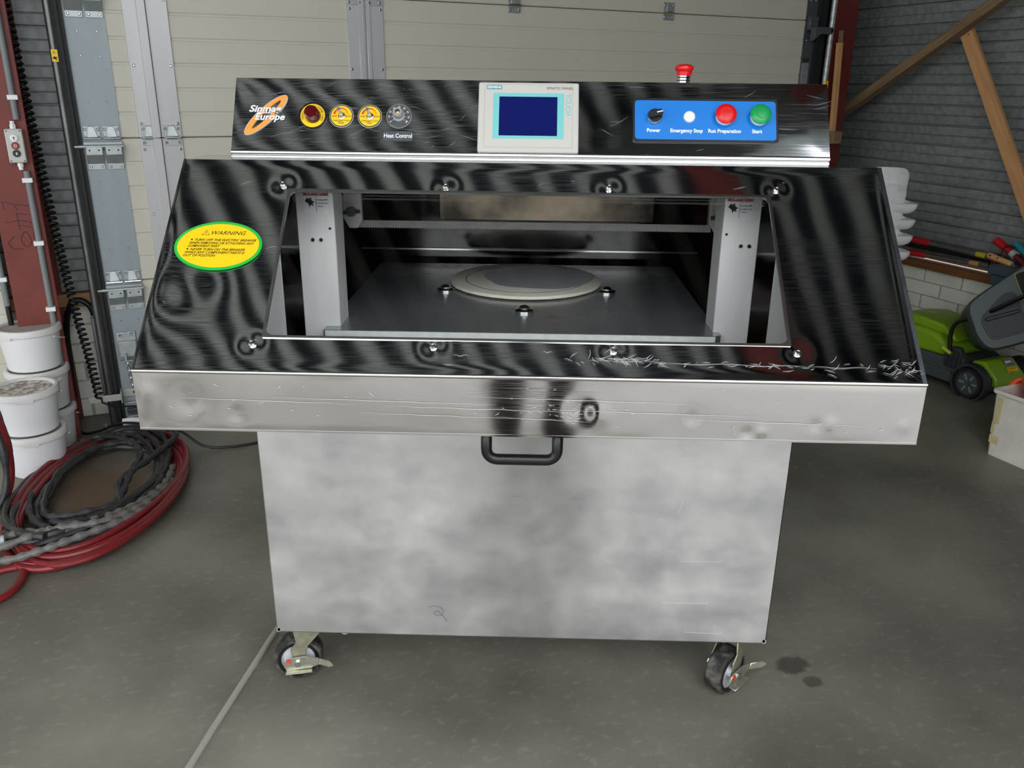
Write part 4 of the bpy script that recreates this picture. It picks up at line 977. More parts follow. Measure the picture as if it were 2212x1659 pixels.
# speed toggles
for x, wd_ in ((-.4010, 'Drop'), (-.3407, 'Rise')):
    T_ = TK @ Matrix.Translation((x, .0795, .0004))
    tg = MB().prism(ellipse(.0256, .0256, 48), 0, .0006).build('speed_switch', M('label_rim', (200, 200, 196), .5), mc, mat=T_)
    MB().prism(ellipse(.0246, .0246, 48), .0006, .0009).build('black_rim', BLACKP, tg)
    MB().prism(ellipse(.0226, .0226, 48), .0009, .0012).build('yellow_plate', YEL, tg)
    po = []; pi_ = []
    for k in range(25):
        a = R(172 - 168 * k / 24); w = .0042 * (1 - k / 24) + .0006
        po.append(((.0135 + w) * math.cos(a), .004 + (.0135 + w) * math.sin(a) - .002)); pi_.append((.0135 * math.cos(a), .002 + .0135 * math.sin(a)))
    MB().add([(a, b_, .0014) for a, b_ in po + pi_], [(k, k + 1, 26 + k, 25 + k) for k in range(24)]).build('speed_arc', REDI, tg, fix=False)
    letters(tg, Matrix.Translation((0, 0, .0014)), [('FAST', -.0150, -.0010, .0048), ('SLOW', .0150, -.0010, .0048), ('Cutting Speed Control', 0, -.0105, .0048, dict(sx=.82)), (wd_, 0, -.0152, .0044)], BLACKI)
    MB().ring(ellipse(.0065, .0026, 24, 0, -.0152), ellipse(.0062, .0023, 24, 0, -.0152), .0012, .0015).build('word_ring', BLACKI, tg)
    MB().lathe([(.0072, 0), (.0072, .003), (.0055, .0035), (.0055, .008), (.0045, .009), (.0042, .014), (.0036, .0145)], 6 * 4, T=Matrix.Translation((.001, -.001, .0012))).build('toggle_nut', CHROME, tg)
    MB().cyl((.001, -.001, .014), (.000, .002, .030), .0032, .0040, n=16).build('toggle_lever', LENSM, tg)
# heat dial
T_ = TK @ Matrix.Translation((-.2787, .0805, .0004))
hdl_ = MB().prism(ellipse(.0262, .0262, 48), 0, .0008).build('heat_dial', DARKG, mc, mat=T_)
MB().ring(ellipse(.0268, .0268, 48), ellipse(.0260, .0260, 48), 0, .001).build('dial_rim', HMI_L, hdl_)
its = []; tick = MB()
for k in range(9):
    a = R(216 - 31.5 * k); its.append((str(k * 10), .0205 * math.cos(a), .0205 * math.sin(a), .0056, dict(rot=a - math.pi / 2)))
    tick.box((.0125, -.0003, .0008), (.0165, .0003, .0011), T=Matrix.Rotation(a, 4, 'Z'))
letters(hdl_, Matrix.Translation((0, 0, .001)), its, WHITEI)
tag(tick.build('dial_ticks', WHITEI, hdl_), kind='stuff')
prof = [(.0128, 0), (.0128, .004), (.0105, .006)]
kn = MB().lathe([(.0128, 0), (.0128, .005), (.0106, .0065), (.0088, .022), (.0080, .0235), (.0062, .0235), (.0060, .018), (.0, .018)], 36, T=Matrix.Translation((0, 0, .0008)))
for k in range(24):
    a = 2 * math.pi * k / 24; kn.box((.0094, -.0005, .0065), (.0108, .0005, .020), T=Matrix.Translation((0, 0, .0008)) @ Matrix.Rotation(a, 4, 'Z'))
kn.build('dial_knob', M('knob_grey', (170, 170, 168), .4), hdl_)
MB().lathe([(.0045, .017), (.0045, .021), (.002, .0225), (.0, .0225)], 16, T=Matrix.Translation((0, 0, .0008))).build('dial_shaft', M('brass_shaft', (170, 140, 100), .3, 1), hdl_)
hlb = MB().prism(rrect(.0615, .0205, .004, 4), 0, .0008).build('heat_label', DARKG, mc, mat=TK @ Matrix.Translation((-.2790, .0362, .0005)))
letters(hlb, Matrix.Translation((0, 0, .0010)), [('Heat Control', 0, 0, .0128, dict(bold=.0002, sx=.86))], WHITEI)
# maker's emblem: orange ring with two lines of slanted letters
T_ = TK @ Matrix.Translation((-.5625, .0800, .0006))
lg = MB().ring(ellipse(.0595, .0165, 64, 0, 0, R(46)), ellipse(.043, .0062, 64, .0010, .0012, R(48)), 0, .0008).build('emblem', ORANGE, mc, mat=T_)
MB().ring(ellipse(.0612, .0178, 64, 0, 0, R(46)), ellipse(.0592, .0163, 64, 0, 0, R(46)), -.0002, .0007).build('emblem_rim', M('emblem_silver', (206, 204, 198), .35, .4), lg)
def fitted(tx, w, sz, sh):
    me = text_mesh(tx, sz, shear=sh, bold=.0005); xs_ = [v.co.x for v in me.vertices]; r_ = w / (max(xs_) - min(xs_)); bpy.data.meshes.remove(me); return r_
for txt, x, y, w in (('Sinmag', -.0035, .0128, .069), ('Europe', .0080, -.0052, .064)):
    r_ = fitted(txt, w, .0205, .25)
    letters(lg, Matrix.Translation((x, y, .0010)), [(txt, 0, 0, .0205, dict(shear=.25, bold=.0009, sx=r_))], M('letter_grey', (96, 98, 102), .5), 'letter_outline')
    letters(lg, Matrix.Translation((x, y, .0014)), [(txt, 0, 0, .0205, dict(shear=.25, bold=.0005, sx=r_))], WHITEI)
MB().box((-.018, .0034, .001), (.012, .0050, .0016)).build('letter_bar', WHITEI, lg)
# emergency stop on the console top
es = MB().cyl((.332, .22, 1.477), (.332, .22, 1.498), .0138, n=24).build('emergency_stop', CHROME, mc)
m_ = MB()
for z in (1.482, 1.488): m_.lathe([(.0139, z), (.0146, z + .001), (.0139, z + .002)], 24, T=Matrix.Translation((.332, .22, 0)))
m_.build('stem_ring', BLACKP, es)
MB().lathe([(.0160, 1.493), (.0165, 1.501), (.0200, 1.505), (.0208, 1.508), (.0195, 1.512), (.013, 1.5155), (.0, 1.5165)], 32, T=Matrix.Translation((.332, .22, 0))).build('mushroom_cap', REDB, es)

# ---- casters
def caster(x, y, yaw, name='caster'):
    c = empty(name, (x, y, 0), yaw, mc)
    MB().box((-.045, -.04, .178), (.045, .04, .186)).cyl((0, 0, .152), (0, 0, .178), .027, n=20).build('swivel_plate', CASTZ, c, bevel=.002)
    r = .0585; oy = .030                      # wheel axis along local -y... axle runs along local Y, wheel trails along +X
    ax_ = Vector((-.028, 0, r))
    TWH = Matrix.Translation(ax_) @ Matrix.Rotation(math.pi / 2, 4, 'X')
    MB().lathe([(.040, -.017), (r - .004, -.017), (r, -.012), (r, .012), (r - .004, .017), (.040, .017)], 40, T=TWH, ring=True).build('tyre', RUBBERT, c)
    MB().lathe([(.041, -.0176), (.048, -.0176), (.048, .0176), (.041, .0176)], 40, T=TWH, ring=True).build('tyre_side', BLACKP, c)
    MB().lathe([(.0, -.014), (.012, -.019), (.014, -.010), (.036, -.010), (.041, -.016), (.041, .016), (.036, .010), (.014, .010), (.012, .019), (.0, .014)], 32, T=TWH).build('wheel_hub', HUBM, c)
    fk = MB()
    for s_ in (-1, 1):
        y0, y1 = (.021, .0245) if s_ > 0 else (-.0245, -.021)
        fk.prism([(-.040, .004), (-.028, -.012), (-.014, .0), (-.004, .04), (.026, .075), (.030, .098), (-.036, .098), (-.030, .055), (-.044, .035)], y0, y1, T=Matrix(((1, 0, 0, 0), (0, 0, 1, 0), (0, 1, 0, r), (0, 0, 0, 1))))
    fk.box((-.036, -.0245, .150), (.030, .0245, .1555))
    fk.build('fork', CASTZ, c, bevel=.0012, seg=1)
    MB().cyl((ax_.x, -.034, r), (ax_.x, .034, r), .0085, n=6).build('axle_bolt', CHROME, c)
    # brake pedal with turned-up toe
    PZ = Matrix(((1, 0, 0, 0), (0, 0, -1, 0), (0, 1, 0, r), (0, 0, 0, 1)))
    br = MB().prism([(-.062, -.006), (-.058, .010), (-.040, .016), (-.012, .018), (.020, .010), (.024, -.008), (.004, -.016), (-.028, -.018), (-.055, -.020)], .027, .030, T=PZ)
    br.box((-.058, -.040, r - .0215), (.004, -.026, r - .0185))
    br.add([(.018, -.030, r - .006), (.022, -.030, r + .010), (.046, -.044, r + .014), (.056, -.050, r + .004), (.044, -.044, r - .004), (.018, -.033, r - .006), (.022, -.033, r + .010), (.046, -.047, r + .014), (.056, -.053, r + .004), (.044, -.047, r - .004)],
           [(0, 1, 2, 3, 4), (9, 8, 7, 6, 5), (0, 1, 6, 5), (1, 2, 7, 6), (2, 3, 8, 7), (3, 4, 9, 8), (4, 0, 5, 9)])
    br.build('brake_pedal', M('pedal_zinc', (186, 184, 168), .35, .8, var=.15, vs=50), c, bevel=.001, seg=1)
    MB().cyl((-.050, -.0305, r + .009), (-.050, -.0325, r + .009), .0055, n=14).build('red_dot', M('dot_red', (220, 60, 50), .5), c)
    c.scale = (1.08, 1.35, 1.06)
    return c
caster(-.552, .085, R(12)); caster(.545, .085, R(46)); caster(-.53, .78, R(200)); caster(.53, .78, R(165))
tag(MB().cyl((-.44, .02, .186), (-.44, .02, .178), .012, n=12).build('levelling_foot', ZINC, mc))
MB().cyl((.40, .03, .186), (.40, .03, .178), .014, n=12).build('levelling_foot', ZINC, mc)

# ---- round board lying on the turntable inside the machine
cb = empty('round_board', (-.007, .545, .9570), 0); tag(cb, 'cream round board with a grey paper patch, lying on the steel plate inside the machine', 'board')
MB().lathe([(.0, 0), (.206, 0), (.2075, .0015), (.2075, .0035), (.206, .0042), (.0, .0042)], 72).build('lower_board', BOARDC, cb)
MB().lathe([(.0, .0044), (.205, .0044), (.2065, .006), (.2065, .0078), (.205, .0085), (.0, .0085)], 72).build('upper_board', BOARDC, cb)
pp = []
for k in range(64):
    a = 2 * math.pi * k / 64; r_ = (.150 + .004 * math.sin(5 * a) + .006 * nz(math.cos(a) * 2, math.sin(a) * 2, 3)) + .03 * math.cos(a - R(35))
    pp.append((.012 + r_ * math.cos(a), .010 + r_ * .98 * math.sin(a)))
MB().prism(pp, .0085, .0091).build('paper_patch', BOARDG, cb)
MB().ring(ellipse(.166, .166, 64), ellipse(.1635, .1635, 64), .0085, .0088).build('blue_circle', BOARDB, cb)

# ================================================================== RIGHT SIDE
def timber(name, label, p0, p1, w, t, mat, facing, nails=True):
    """board from p0 to p1 (room u,v,z), w across, t thick along 'facing'"""
    a, b_ = W(*p0), W(*p1); x = (b_ - a).normalized(); f_ = facing - x * facing.dot(x); f_.normalize(); y = f_.cross(x)
    m = Matrix((x, y, f_)).transposed().to_4x4(); m.translation = a; L2 = (b_ - a).length
    o = empty(name); o.matrix_world = m; tag(o, label, 'timber')
    MB().box((0, -w / 2, -t / 2), (L2, w / 2, t / 2)).build('beam', mat, o, bevel=.002, seg=1)
    if nails: 
        for k in (.03, L2 - .04): MB().cyl((k, .01, t / 2), (k, .01, t / 2 + .0015), .004, n=8).build('nail_head', TOOLS, o)
    return o
timber('timber_brace', 'long dark timber slanting up from the dark red column across the cladding', (4.22, .26, 1.268), (4.22, -.98, 2.01), .05, .06, WOODD, -DD)
timber('timber_brace', 'pale pine board slanting down to the right beneath the long dark timber', (4.27, -.575, 1.76), (4.27, -1.36, .53), .075, .022, WOODL, -DD)
timber('timber_post', 'short pale pine batten standing against the dark red column', (3.945, -.06, 1.20), (3.912, -.06, 1.71), .034, .022, WOODL, -WD)
timber('timber_post', 'brown batten behind the pale one on the dark red column', (3.968, -.033, 1.22), (3.938, -.033, 1.775), .026, .016, WOODD, -WD)
o = box('timber_block', (3.925, -.10, 1.165), (3.985, -.03, 1.235), WOODD, None, bevel=.003); o.location = B; o.rotation_euler = (0, 0, PSI); tag(o, 'small brown wooden block under the end of the long dark timber', 'timber')

# ---- stack of white low-back stools, seen from behind
def stool(root):
    prof = [(.0, .0), (-.001, -.012), (-.005, -.028), (-.014, -.042), (-.030, -.052), (-.052, -.057), (-.09, -.058)]
    secs = []; zs = []
    for d_, z in [(-.010, .001)] + prof: secs.append(rrect(.43 + 2 * d_, .40 + 2 * d_, max(.012, .03 + d_ * .2), 6)); zs.append(z)
    n = len(secs[0]); vs = [(x, y, z) for P_, z in zip(secs, zs) for x, y in P_]
    fs = [tuple(range(n)), tuple(range((len(secs) - 1) * n, len(secs) * n))]
    for k in range(len(secs) - 1): fs += [(k * n + i, k * n + (i + 1) % n, (k + 1) * n + (i + 1) % n, (k + 1) * n + i) for i in range(n)]
    MB().add(vs, fs).build('seat', WHITEP, root, smooth=45)
    # low back on the camera side: curved panel with round top corners that flares into the seat rim
    vs = []; fs = []; nx, nz_ = 21, 17; n1 = nx * nz_; H, rc = .186, .048
    fz = [-.01, .0, .008, .018, .03, .06, .09, .115, .138, .148, .157, .165, .172, .178, .182, .185, .186]
    def half(z): return .149 + .050 * max(0, 1 - max(z, 0) / .03) ** 2 - (rc - math.sqrt(max(0, rc * rc - (z - (H - rc)) ** 2)) if z > H - rc else 0)
    for side in (0, 1):
        for z in fz:
            for i in range(nx):
                x = (2 * i / (nx - 1) - 1) * half(z); t = x / .149
                vs.append((x, -.186 - .13 * z + .040 * t * t + (.014 if side else 0), z - .012 * t * t * max(0, z / H)))
    for k in range(nz_ - 1):
        for i in range(nx - 1):
            a = k * nx + i; fs += [(a, a + 1, a + nx + 1, a + nx), (n1 + a, n1 + a + nx, n1 + a + nx + 1, n1 + a + 1)]
        for i in (0, nx - 1): a = k * nx + i; fs.append((a, a + nx, n1 + a + nx, n1 + a))
    for i in range(nx - 1):
        a = (nz_ - 1) * nx + i; fs += [(a, a + 1, n1 + a + 1, n1 + a), (i, n1 + i, n1 + i + 1, i + 1)]
    MB().add(vs, fs).build('backrest', WHITEP, root, smooth=60)
    mb_ = MB()
    for k in range(30):
        t = -.88 + 1.76 * k / 29; zt = H - .012 if abs(t) < .6 else H - rc * .75
        mb_.tube([(t * .149, -.186 - .13 * z + .040 * t * t - .0002, z - .012 * t * t * z / H) for z in (.035, .08, .12, zt)], .0016, n=4)
    tag(mb_.build('back_ribs', WHITEP, root), kind='stuff')
    for sx in (-1, 1):
        for sy in (-1, 1):
            MB().tube([(sx * .115, sy * .105, -.05), (sx * .16, sy * .15, -.61 + .004)], [.020, .013], n=10).build('leg', WHITEP, root)
    MB().tube([(.145, .135, -.42), (-.145, .135, -.42), (-.145, -.135, -.42), (.145, -.135, -.42)], .009, n=8, closed=True).build('foot_ring', WHITEP, root)
labs = ['white plastic low-back stool at the bottom of the stack behind the machine', 'white plastic low-back stool second from the bottom of the stack behind the machine', 'white plastic low-back stool second from the top of the stack behind the machine', 'white plastic low-back stool on top of the stack, its whole ribbed back showing']
st0 = empty('low_back_stool'); stool(st0)
for k in range(4):
    c = st0 if k == 0 else copy_tree(st0)
    c.location = (1.797, 2.895, .66 + .083 * k); tag(c, labs[k], 'stool', 'stacked white plastic stools')
    c.rotation_euler = (0, 0, 0)
    if k:
        for ch in c.children:          # the stacked ones nest: their legs start inside the seat below
            if ch.name.startswith(('leg', 'foot_ring')): ch.scale = (.97, .97, .965)

# ---- lawn mower; local x = rearward-to-forward, y = across (towards the far wheel is -y)
mo = empty('lawn_mower'); tag(mo, 'lime green and dark grey lawn mower by the white brick wall', 'mower')
fx_ = Vector((-.46, .89, 0)).normalized(); ay_ = Vector((0, 0, 1)).cross(fx_)
m = Matrix((fx_, ay_, Vector((0, 0, 1)))).transposed().to_4x4(); m.translation = Vector((2.234, 2.297, 0)); mo.matrix_world = m
def wheel(x, y, r, w, s_):
    T_ = Matrix.Translation((x, y, r)) @ Matrix.Rotation(-s_ * math.pi / 2, 4, 'X')   # local z points outward
    MB().lathe([(r * .74, -w / 2), (r * .93, -w / 2), (r, -w * .35), (r, w * .35), (r * .93, w / 2), (r * .76, w / 2), (r * .74, w * .42)], 36, T=T_, ring=True).build('tyre', BLACKM, mo)
    h = MB().lathe([(.0, w * .46), (r * .18, w * .46), (r * .2, w * .36), (r * .66, w * .34), (r * .70, w * .46), (r * .75, w * .46), (r * .75, -w * .4), (.0, -w * .4)], 36, T=T_).build('wheel_hub', MOWG, mo)
    for k in range(6):
        a = 2 * math.pi * k / 6
        MB().box((r * .24, -r * .07, w * .34), (r * .64, r * .07, w * .43), T=T_ @ Matrix.Rotation(a, 4, 'Z')).build('spoke', M('spoke_grey', (120, 128, 130), .3), h, bevel=.001, seg=1)
# the near side is +y (towards the camera-left)
ND = .04
wheel(.0, .0, .078, .055, 1); wheel(.0, -.37, .085, .05, -1); wheel(.50, -.02, .068, .045, 1); wheel(.50, -.35, .068, .045, -1)
def hull_prism(name, poly_xz, y0, y1, mat, parent, inset=0.0, bevel=.01):
    vs = [(x, y0, z) for x, z in poly_xz] + [(x, y1, z) for x, z in poly_xz]; n = len(poly_xz)
    fs = [tuple(range(n)), tuple(range(2 * n - 1, n - 1, -1))] + [(i, (i + 1) % n, n + (i + 1) % n, n + i) for i in range(n)]
    return MB().add(vs, fs).build(name, mat, parent, bevel=bevel, seg=3, smooth=40)
hull_prism('deck', [(.085, .045), (.60, .035), (.64, .06), (.64, .13), (.60, .155), (.16, .165), (.085, .14)], -.005, -.365, MOWG, mo, bevel=.012)
hull_prism('deck_rear', [(-.09, .05), (.10, .045), (.10, .15), (.04, .165), (-.08, .12)], -.03, -.345, MOWD, mo, bevel=.012)
MB().prism([(.085, .06), (.12, .10), (.30, .105), (.32, .09), (.55, .085), (.60, .06), (.60, .045), (.09, .045)], -.006, .006, T=Matrix(((1, 0, 0, 0), (0, 0, 1, 0), (0, 1, 0, 0), (0, 0, 0, 1)))).build('deck_skirt', MOWG, mo, bevel=.004)
# wheel arch
MB().lathe([(.085, -.03), (.098, -.03), (.098, .012), (.085, .012)], 32, ring=True, T=Matrix.Translation((0, -.005, .080)) @ Matrix.Rotation(math.pi / 2, 4, 'X')).build('wheel_arch', MOWD, mo)
hull_prism('hood_side', [(.145, .165), (.60, .15), (.645, .17), (.625, .235), (.48, .285), (.25, .272), (.15, .215)], -.012, -.358, LIME, mo, bevel=.022)
hull_prism('hood_top', [(.16, .235), (.22, .26), (.60, .225), (.56, .30), (.42, .328), (.25, .312), (.18, .27)], -.055, -.315, LIME, mo, bevel=.028)
hull_prism('rear_cover', [(.05, .175), (-.02, .19), (-.10, .12), (-.115, .075), (-.06, .07), (.05, .10)], -.045, -.265, LIME, mo, bevel=.014)
MB().lathe([(.0, 0), (.018, 0), (.018, .003), (.0, .003)], 20, T=Matrix.Translation((.42, -.185, .327))).build('round_badge', M('badge_copper', (190, 170, 130), .5), mo)
# rating plate and yellow sticker on the rear cover
rn = Vector((-.07, 0, .08)).normalized(); TR_ = Matrix((Vector((0, -1, 0)), Vector((.66, 0, .751)), Vector((-.751, 0, .66)))).transposed().to_4x4(); TR_.translation = Vector((-.058, -.20, .155))
rp = MB().box((-.035, .0, .004), (.035, .045, .0056)).build('rating_plate', M('plate_silver', (150, 152, 150), .4, .4), mo, mat=TR_)
MB().box((-.03, .020, .0056), (.012, .030, .006)).build('plate_bar', WHITEI, rp)
tag(MB().box((-.03, .034, .0056), (.03, .036, .006)).box((-.03, .012, .0056), (.03, .014, .006)).box((-.03, .006, .0056), (.025, .008, .006)).build('plate_print', BLACKI, rp), kind='stuff')
ys = MB().box((-.036, -.042, .004), (.036, -.004, .0056)).build('yellow_sticker', YEL, mo, mat=TR_)
q = random.Random(9)
strokes('sticker_print', [[(-.03 + k * .0095, -.016, .006), (-.0265 + k * .0095, -.008, .006), (-.023 + k * .0095, -.016, .006), (-.03 + k * .0095, -.016, .006)] for k in range(6)] + [spline([(-.03, -.026, .006), (-.026, -.023, .006), (-.024, -.027, .006), (-.028, -.036, .006), (-.022, -.036, .006)], 3), [(-.018, -.024, .006), (-.018, -.035, .006), (-.013, -.035, .006)], [(-.008, -.024, .006), (-.008, -.035, .006)], [(-.002, -.03, .006), (.002, -.03, .006)], [(.008, -.024, .006), (.008, -.035, .006)], [(.015, -.03, .006), (.022, -.029, .006)]], .0008, BLACKI, ys)
# handle bracket with ribs and the lower black tube
bk_ = hull_prism('handle_bracket', [(.05, .12), (.16, .125), (.165, .20), (.13, .235), (.085, .235), (.05, .18)], .012, -.02, MOWD, mo, bevel=.004)
for k in range(4):
    MB().box((.062 + k * .026, .010, .13), (.067 + k * .026, .020, .215)).build('bracket_rib', MOWD, mo, bevel=.001, seg=1)
tb = MB()
tb.tube(spline([(.128, .018, .195), (.140, .022, .27), (.138, .024, .33), (.110, .024, .372), (.05, .022, .405), (-.04, .018, .46), (-.13, .01, .53), (-.22, .0, .60)], 8), .0105, n=12)
tb.tube(spline([(.128, -.388, .195), (.140, -.392, .27), (.138, -.394, .33), (.110, -.394, .372), (.05, -.392, .405), (-.04, -.388, .46), (-.13, -.38, .53), (-.22, -.37, .60)], 8), .0105, n=12)
tb.build('handle_tube', M('black_tube', (18, 18, 19), .3), mo)
MB().cyl((.118, .028, .202), (.165, .032, .222), .009, .010, n=12).build('clamp_lever', M('lever_lime', (170, 200, 60), .4), mo)
# ---- grass box resting on the rear of the mower
gb = empty('grass_box'); tag(gb, 'dark grey plastic grass box tipped up behind the mower handle', 'grass box')
gz = Vector((-.30, -.88, .34)).normalized(); gx = Vector((.90, -.10, .33)); gx = (gx - gz * gx.dot(gz)).normalized(); gy = gz.cross(gx)
m = Matrix((gx, gy, gz)).transposed().to_4x4(); m.translation = Vector((2.40, 2.20, .475)); gb.matrix_world = m
def smooth_poly(P, r, k=4):
    out = []; n = len(P)
    for i in range(n):
        a, b_, c = Vector(P[i - 1]), Vector(P[i]), Vector(P[(i + 1) % n])
        p_ = b_ + (a - b_).normalized() * min(r, (a - b_).length * .45); q_ = b_ + (c - b_).normalized() * min(r, (c - b_).length * .45)
        for t in range(k + 1):
            t /= k; v = p_ * (1 - t) ** 2 + b_ * 2 * t * (1 - t) + q_ * t * t; out.append((v.x, v.y))
    return out
def scaled(P, k, dx=0, dy=0):
    cx = sum(p_[0] for p_ in P) / len(P); cy = sum(p_[1] for p_ in P) / len(P)
    return [(cx + (x - cx) * k + dx, cy + (y - cy) * k + dy) for x, y in P]
def loft(secs):
    """secs: list of (polygon, z) with equal counts"""
    n = len(secs[0][0]); vs = [(x, y, z) for P_, z in secs for x, y in P_]; fs = [tuple(range(n - 1, -1, -1)), tuple(range((len(secs) - 1) * n, len(secs) * n))]
    for k in range(len(secs) - 1): fs += [(k * n + i, k * n + (i + 1) % n, (k + 1) * n + (i + 1) % n, (k + 1) * n + i) for i in range(n)]
    return MB().add(vs, fs)
GP = smooth_poly([(-.262, .11), (-.262, -.06), (-.225, -.135), (.28, -.135), (.28, .235), (.05, .235), (-.20, .145)], .05)
loft([(scaled(GP, .90), -.30), (scaled(GP, .97), -.10), (scaled(GP, .97), -.045), (GP, -.045), (GP, -.020), (scaled(GP, .955), .0)]).build('box_shell', MOWG, gb, smooth=30, bevel=.004)
RP = smooth_poly([(-.215, .03), (-.195, -.075), (-.04, -.075), (-.045, .105), (-.09, .115)], .03)
MB().ring(scaled(RP, 1.10), RP, -.002, .007).build('recess_rim', MOWG, gb, bevel=.003)
MB().prism(scaled(RP, 1.0), .0005, .002).build('recess', MOWD, gb)
MB().box((-.19, .018, .002), (-.05, .034, .018)).build('grip_bar', MOWD, gb, bevel=.005, T=None) if False else MB().box((-.20, .012, .002), (-.05, .030, .016)).build('grip_bar', MOWD, gb, bevel=.005)
MP = smooth_poly([(-.018, .195), (-.012, -.02), (.25, -.02), (.25, .21)], .012)
MB().prism(MP, .0005, .002).build('mesh_window', M('dark_mesh', (30, 33, 28), .8, var=.4, vs=160), gb)
MB().ring(scaled(MP, 1.05), MP, -.001, .004).build('window_rim', M('pale_seal', (120, 122, 92), .7), gb)
# ---- white storage box with an orange tub inside
bx = empty('storage_box', (1.985, 1.606, 0)); tag(bx, 'worn white plastic box with strips of old tape, at the right edge', 'box')
bxx = Vector((.424, -.906, 0)); byy = Vector((.906, .424, 0))
m = Matrix((bxx, byy, Vector((0, 0, 1)))).transposed().to_4x4(); m.translation = Vector((1.962, 1.612, 0)); bx.matrix_world = m
ro = rrect(.56, .38, .02, 4, .28, .19); ri = rrect(.548, .368, .018, 4, .28, .19)
ot = rrect(.58, .40, .025, 4, .28, .19); it_ = rrect(.552, .372, .02, 4, .28, .19)
n = len(ro); vs = [(x, y, z) for P_, z in ((scaled(ro, .95), 0.0), (ro, .285), (ri, .285), (scaled(ri, .95), .004)) for x, y in P_]
fs = [tuple(range(n - 1, -1, -1)), tuple(range(3 * n, 4 * n))]
for k in range(3): fs += [(k * n + i, k * n + (i + 1) % n, (k + 1) * n + (i + 1) % n, (k + 1) * n + i) for i in range(n)]
MB().add(vs, fs).build('tub', BOXW, bx, smooth=40)
MB().ring(ot, it_, .275, .292).build('rim', BOXW, bx, bevel=.004)
TF = Matrix.Translation((.0, -.0005, 0))
for a, b_ in (((.020, .145), (.046, .262)), ((.016, .055), (.058, .092)), ((.016, .10), (.030, .15))):
    MB().add([(a[0], -.0012 + .0095 * (1 - a[1] / .285), a[1]), (b_[0], -.0012 + .0095 * (1 - a[1] / .285), a[1]), (b_[0], -.0012 + .0095 * (1 - b_[1] / .285), b_[1]), (a[0], -.0012 + .0095 * (1 - b_[1] / .285), b_[1])], [(0, 1, 2, 3)]).build('tape_strip', TAPE, bx, fix=False)
ob = empty('orange_tub'); ob.matrix_world = m @ Matrix.Translation((.165, .175, .19)); tag(ob, 'bright orange tub with a turned-over rim, standing in the white box', 'tub')
MB().lathe([(.0, -.15), (.10, -.15), (.125, .135), (.140, .138), (.143, .128), (.147, .126), (.147, .142), (.140, .148), (.122, .146), (.097, -.14), (.0, -.14)], 40).build('pail', ORNG, ob)
MB().tube(spline([(-.146, .0, .13), (-.175, -.03, .115), (-.182, -.06, .085), (-.186, -.075, .05)], 5), [.011, .011, .011, .011, .011, .012, .012, .012, .012, .012, .013, .012, .011, .009, .007, .004][:16], n=8).build('strap_end', ORNG, ob)
# ---- tools on the sill of the right wall
def tool_root(name, label, cat): 
    o = empty(name, B, PSI); tag(o, label, cat); return o
lo = tool_root('bolt_cutter', 'long bolt cutter with red grips and steel handles lying on the brown sill', 'bolt cutter')
A0, A1 = (4.30, -.38, .645), (4.30, -.97, .632)
B0, B1 = (4.31, -.38, .562), (4.30, -.95, .585)
def lerp(p_, q_, t): return tuple(a + (b_ - a) * t for a, b_ in zip(p_, q_))
MB().tube([A0, A1], .0135, n=12).build('handle', TOOLS, lo); MB().tube([B0, B1], .0135, n=12).build('handle', TOOLS, lo)
MB().tube([lerp(A0, A1, -.05), lerp(A0, A1, .0), lerp(A0, A1, .30), lerp(A0, A1, .31)], [.015, .019, .019, .016], n=14).build('grip', REDG, lo)
MB().tube([lerp(B0, B1, -.05), lerp(B0, B1, .0), lerp(B0, B1, .27), lerp(B0, B1, .28)], [.015, .018, .018, .015], n=14).build('grip', REDG, lo)
MB().tube([lerp(A0, A1, .82), lerp(A0, A1, .92)], .0145, n=14).build('yellow_sticker', M('olive_sticker', (190, 176, 40), .5), lo)
MB().tube([lerp(B0, B1, .80), lerp(B0, B1, .90)], .0140, n=14).build('orange_sticker', M('tan_sticker', (196, 140, 76), .5), lo)
MB().box((4.28, -.995, .568), (4.32, -.965, .655)).build('pivot_block', M('maroon_paint', (92, 24, 28), .4), lo, bevel=.004)
MB().prism([(-.975, .57), (-.97, .635), (-1.03, .648), (-1.09, .622), (-1.10, .598), (-1.04, .566)], 4.285, 4.312, T=Matrix(((0, 0, 1, 0), (1, 0, 0, 0), (0, 1, 0, 0), (0, 0, 0, 1)))).build('jaw', BLACKP, lo, bevel=.004)
MB().cyl((4.283, -1.04, .61), (4.278, -1.04, .61), .012, n=14).build('jaw_bolt', TOOLS, lo)
rd = tool_root('dark_rod', 'black rod between the two handles of the bolt cutter', 'rod')
MB().tube([(4.33, -.38, .605), (4.33, -.62, .607), (4.335, -.95, .600)], [.011, .012, .006], n=10).build('rod', BLACKP, rd)
rt_ = tool_root('red_grip_tool', 'thick red tube grip with a grey collar leaning on the sill', 'tool')
MB().tube([(4.31, -.948, .725), (4.31, -.952, .722), (4.30, -1.06, .676)], [.016, .020, .020], n=16).build('grip', REDG, rt_)
MB().tube([(4.30, -1.06, .676), (4.298, -1.085, .664)], .021, n=16).build('collar', M('collar_grey', (176, 184, 190), .4), rt_)
MB().tube([(4.298, -1.085, .664), (4.295, -1.19, .60)], .014, n=12).build('shaft', M('dark_red_shaft', (110, 16, 24), .4), rt_)
tt = tool_root('teal_grip_tool', 'teal handled tool beside the red grip on the sill', 'tool')
MB().tube([(4.33, -1.04, .722), (4.33, -1.046, .719), (4.31, -1.25, .618)], [.010, .017, .019], n=14).build('grip', TEALG, tt)
hk = tool_root('hook', 'black wire hook hanging over the red and teal grips', 'hook')
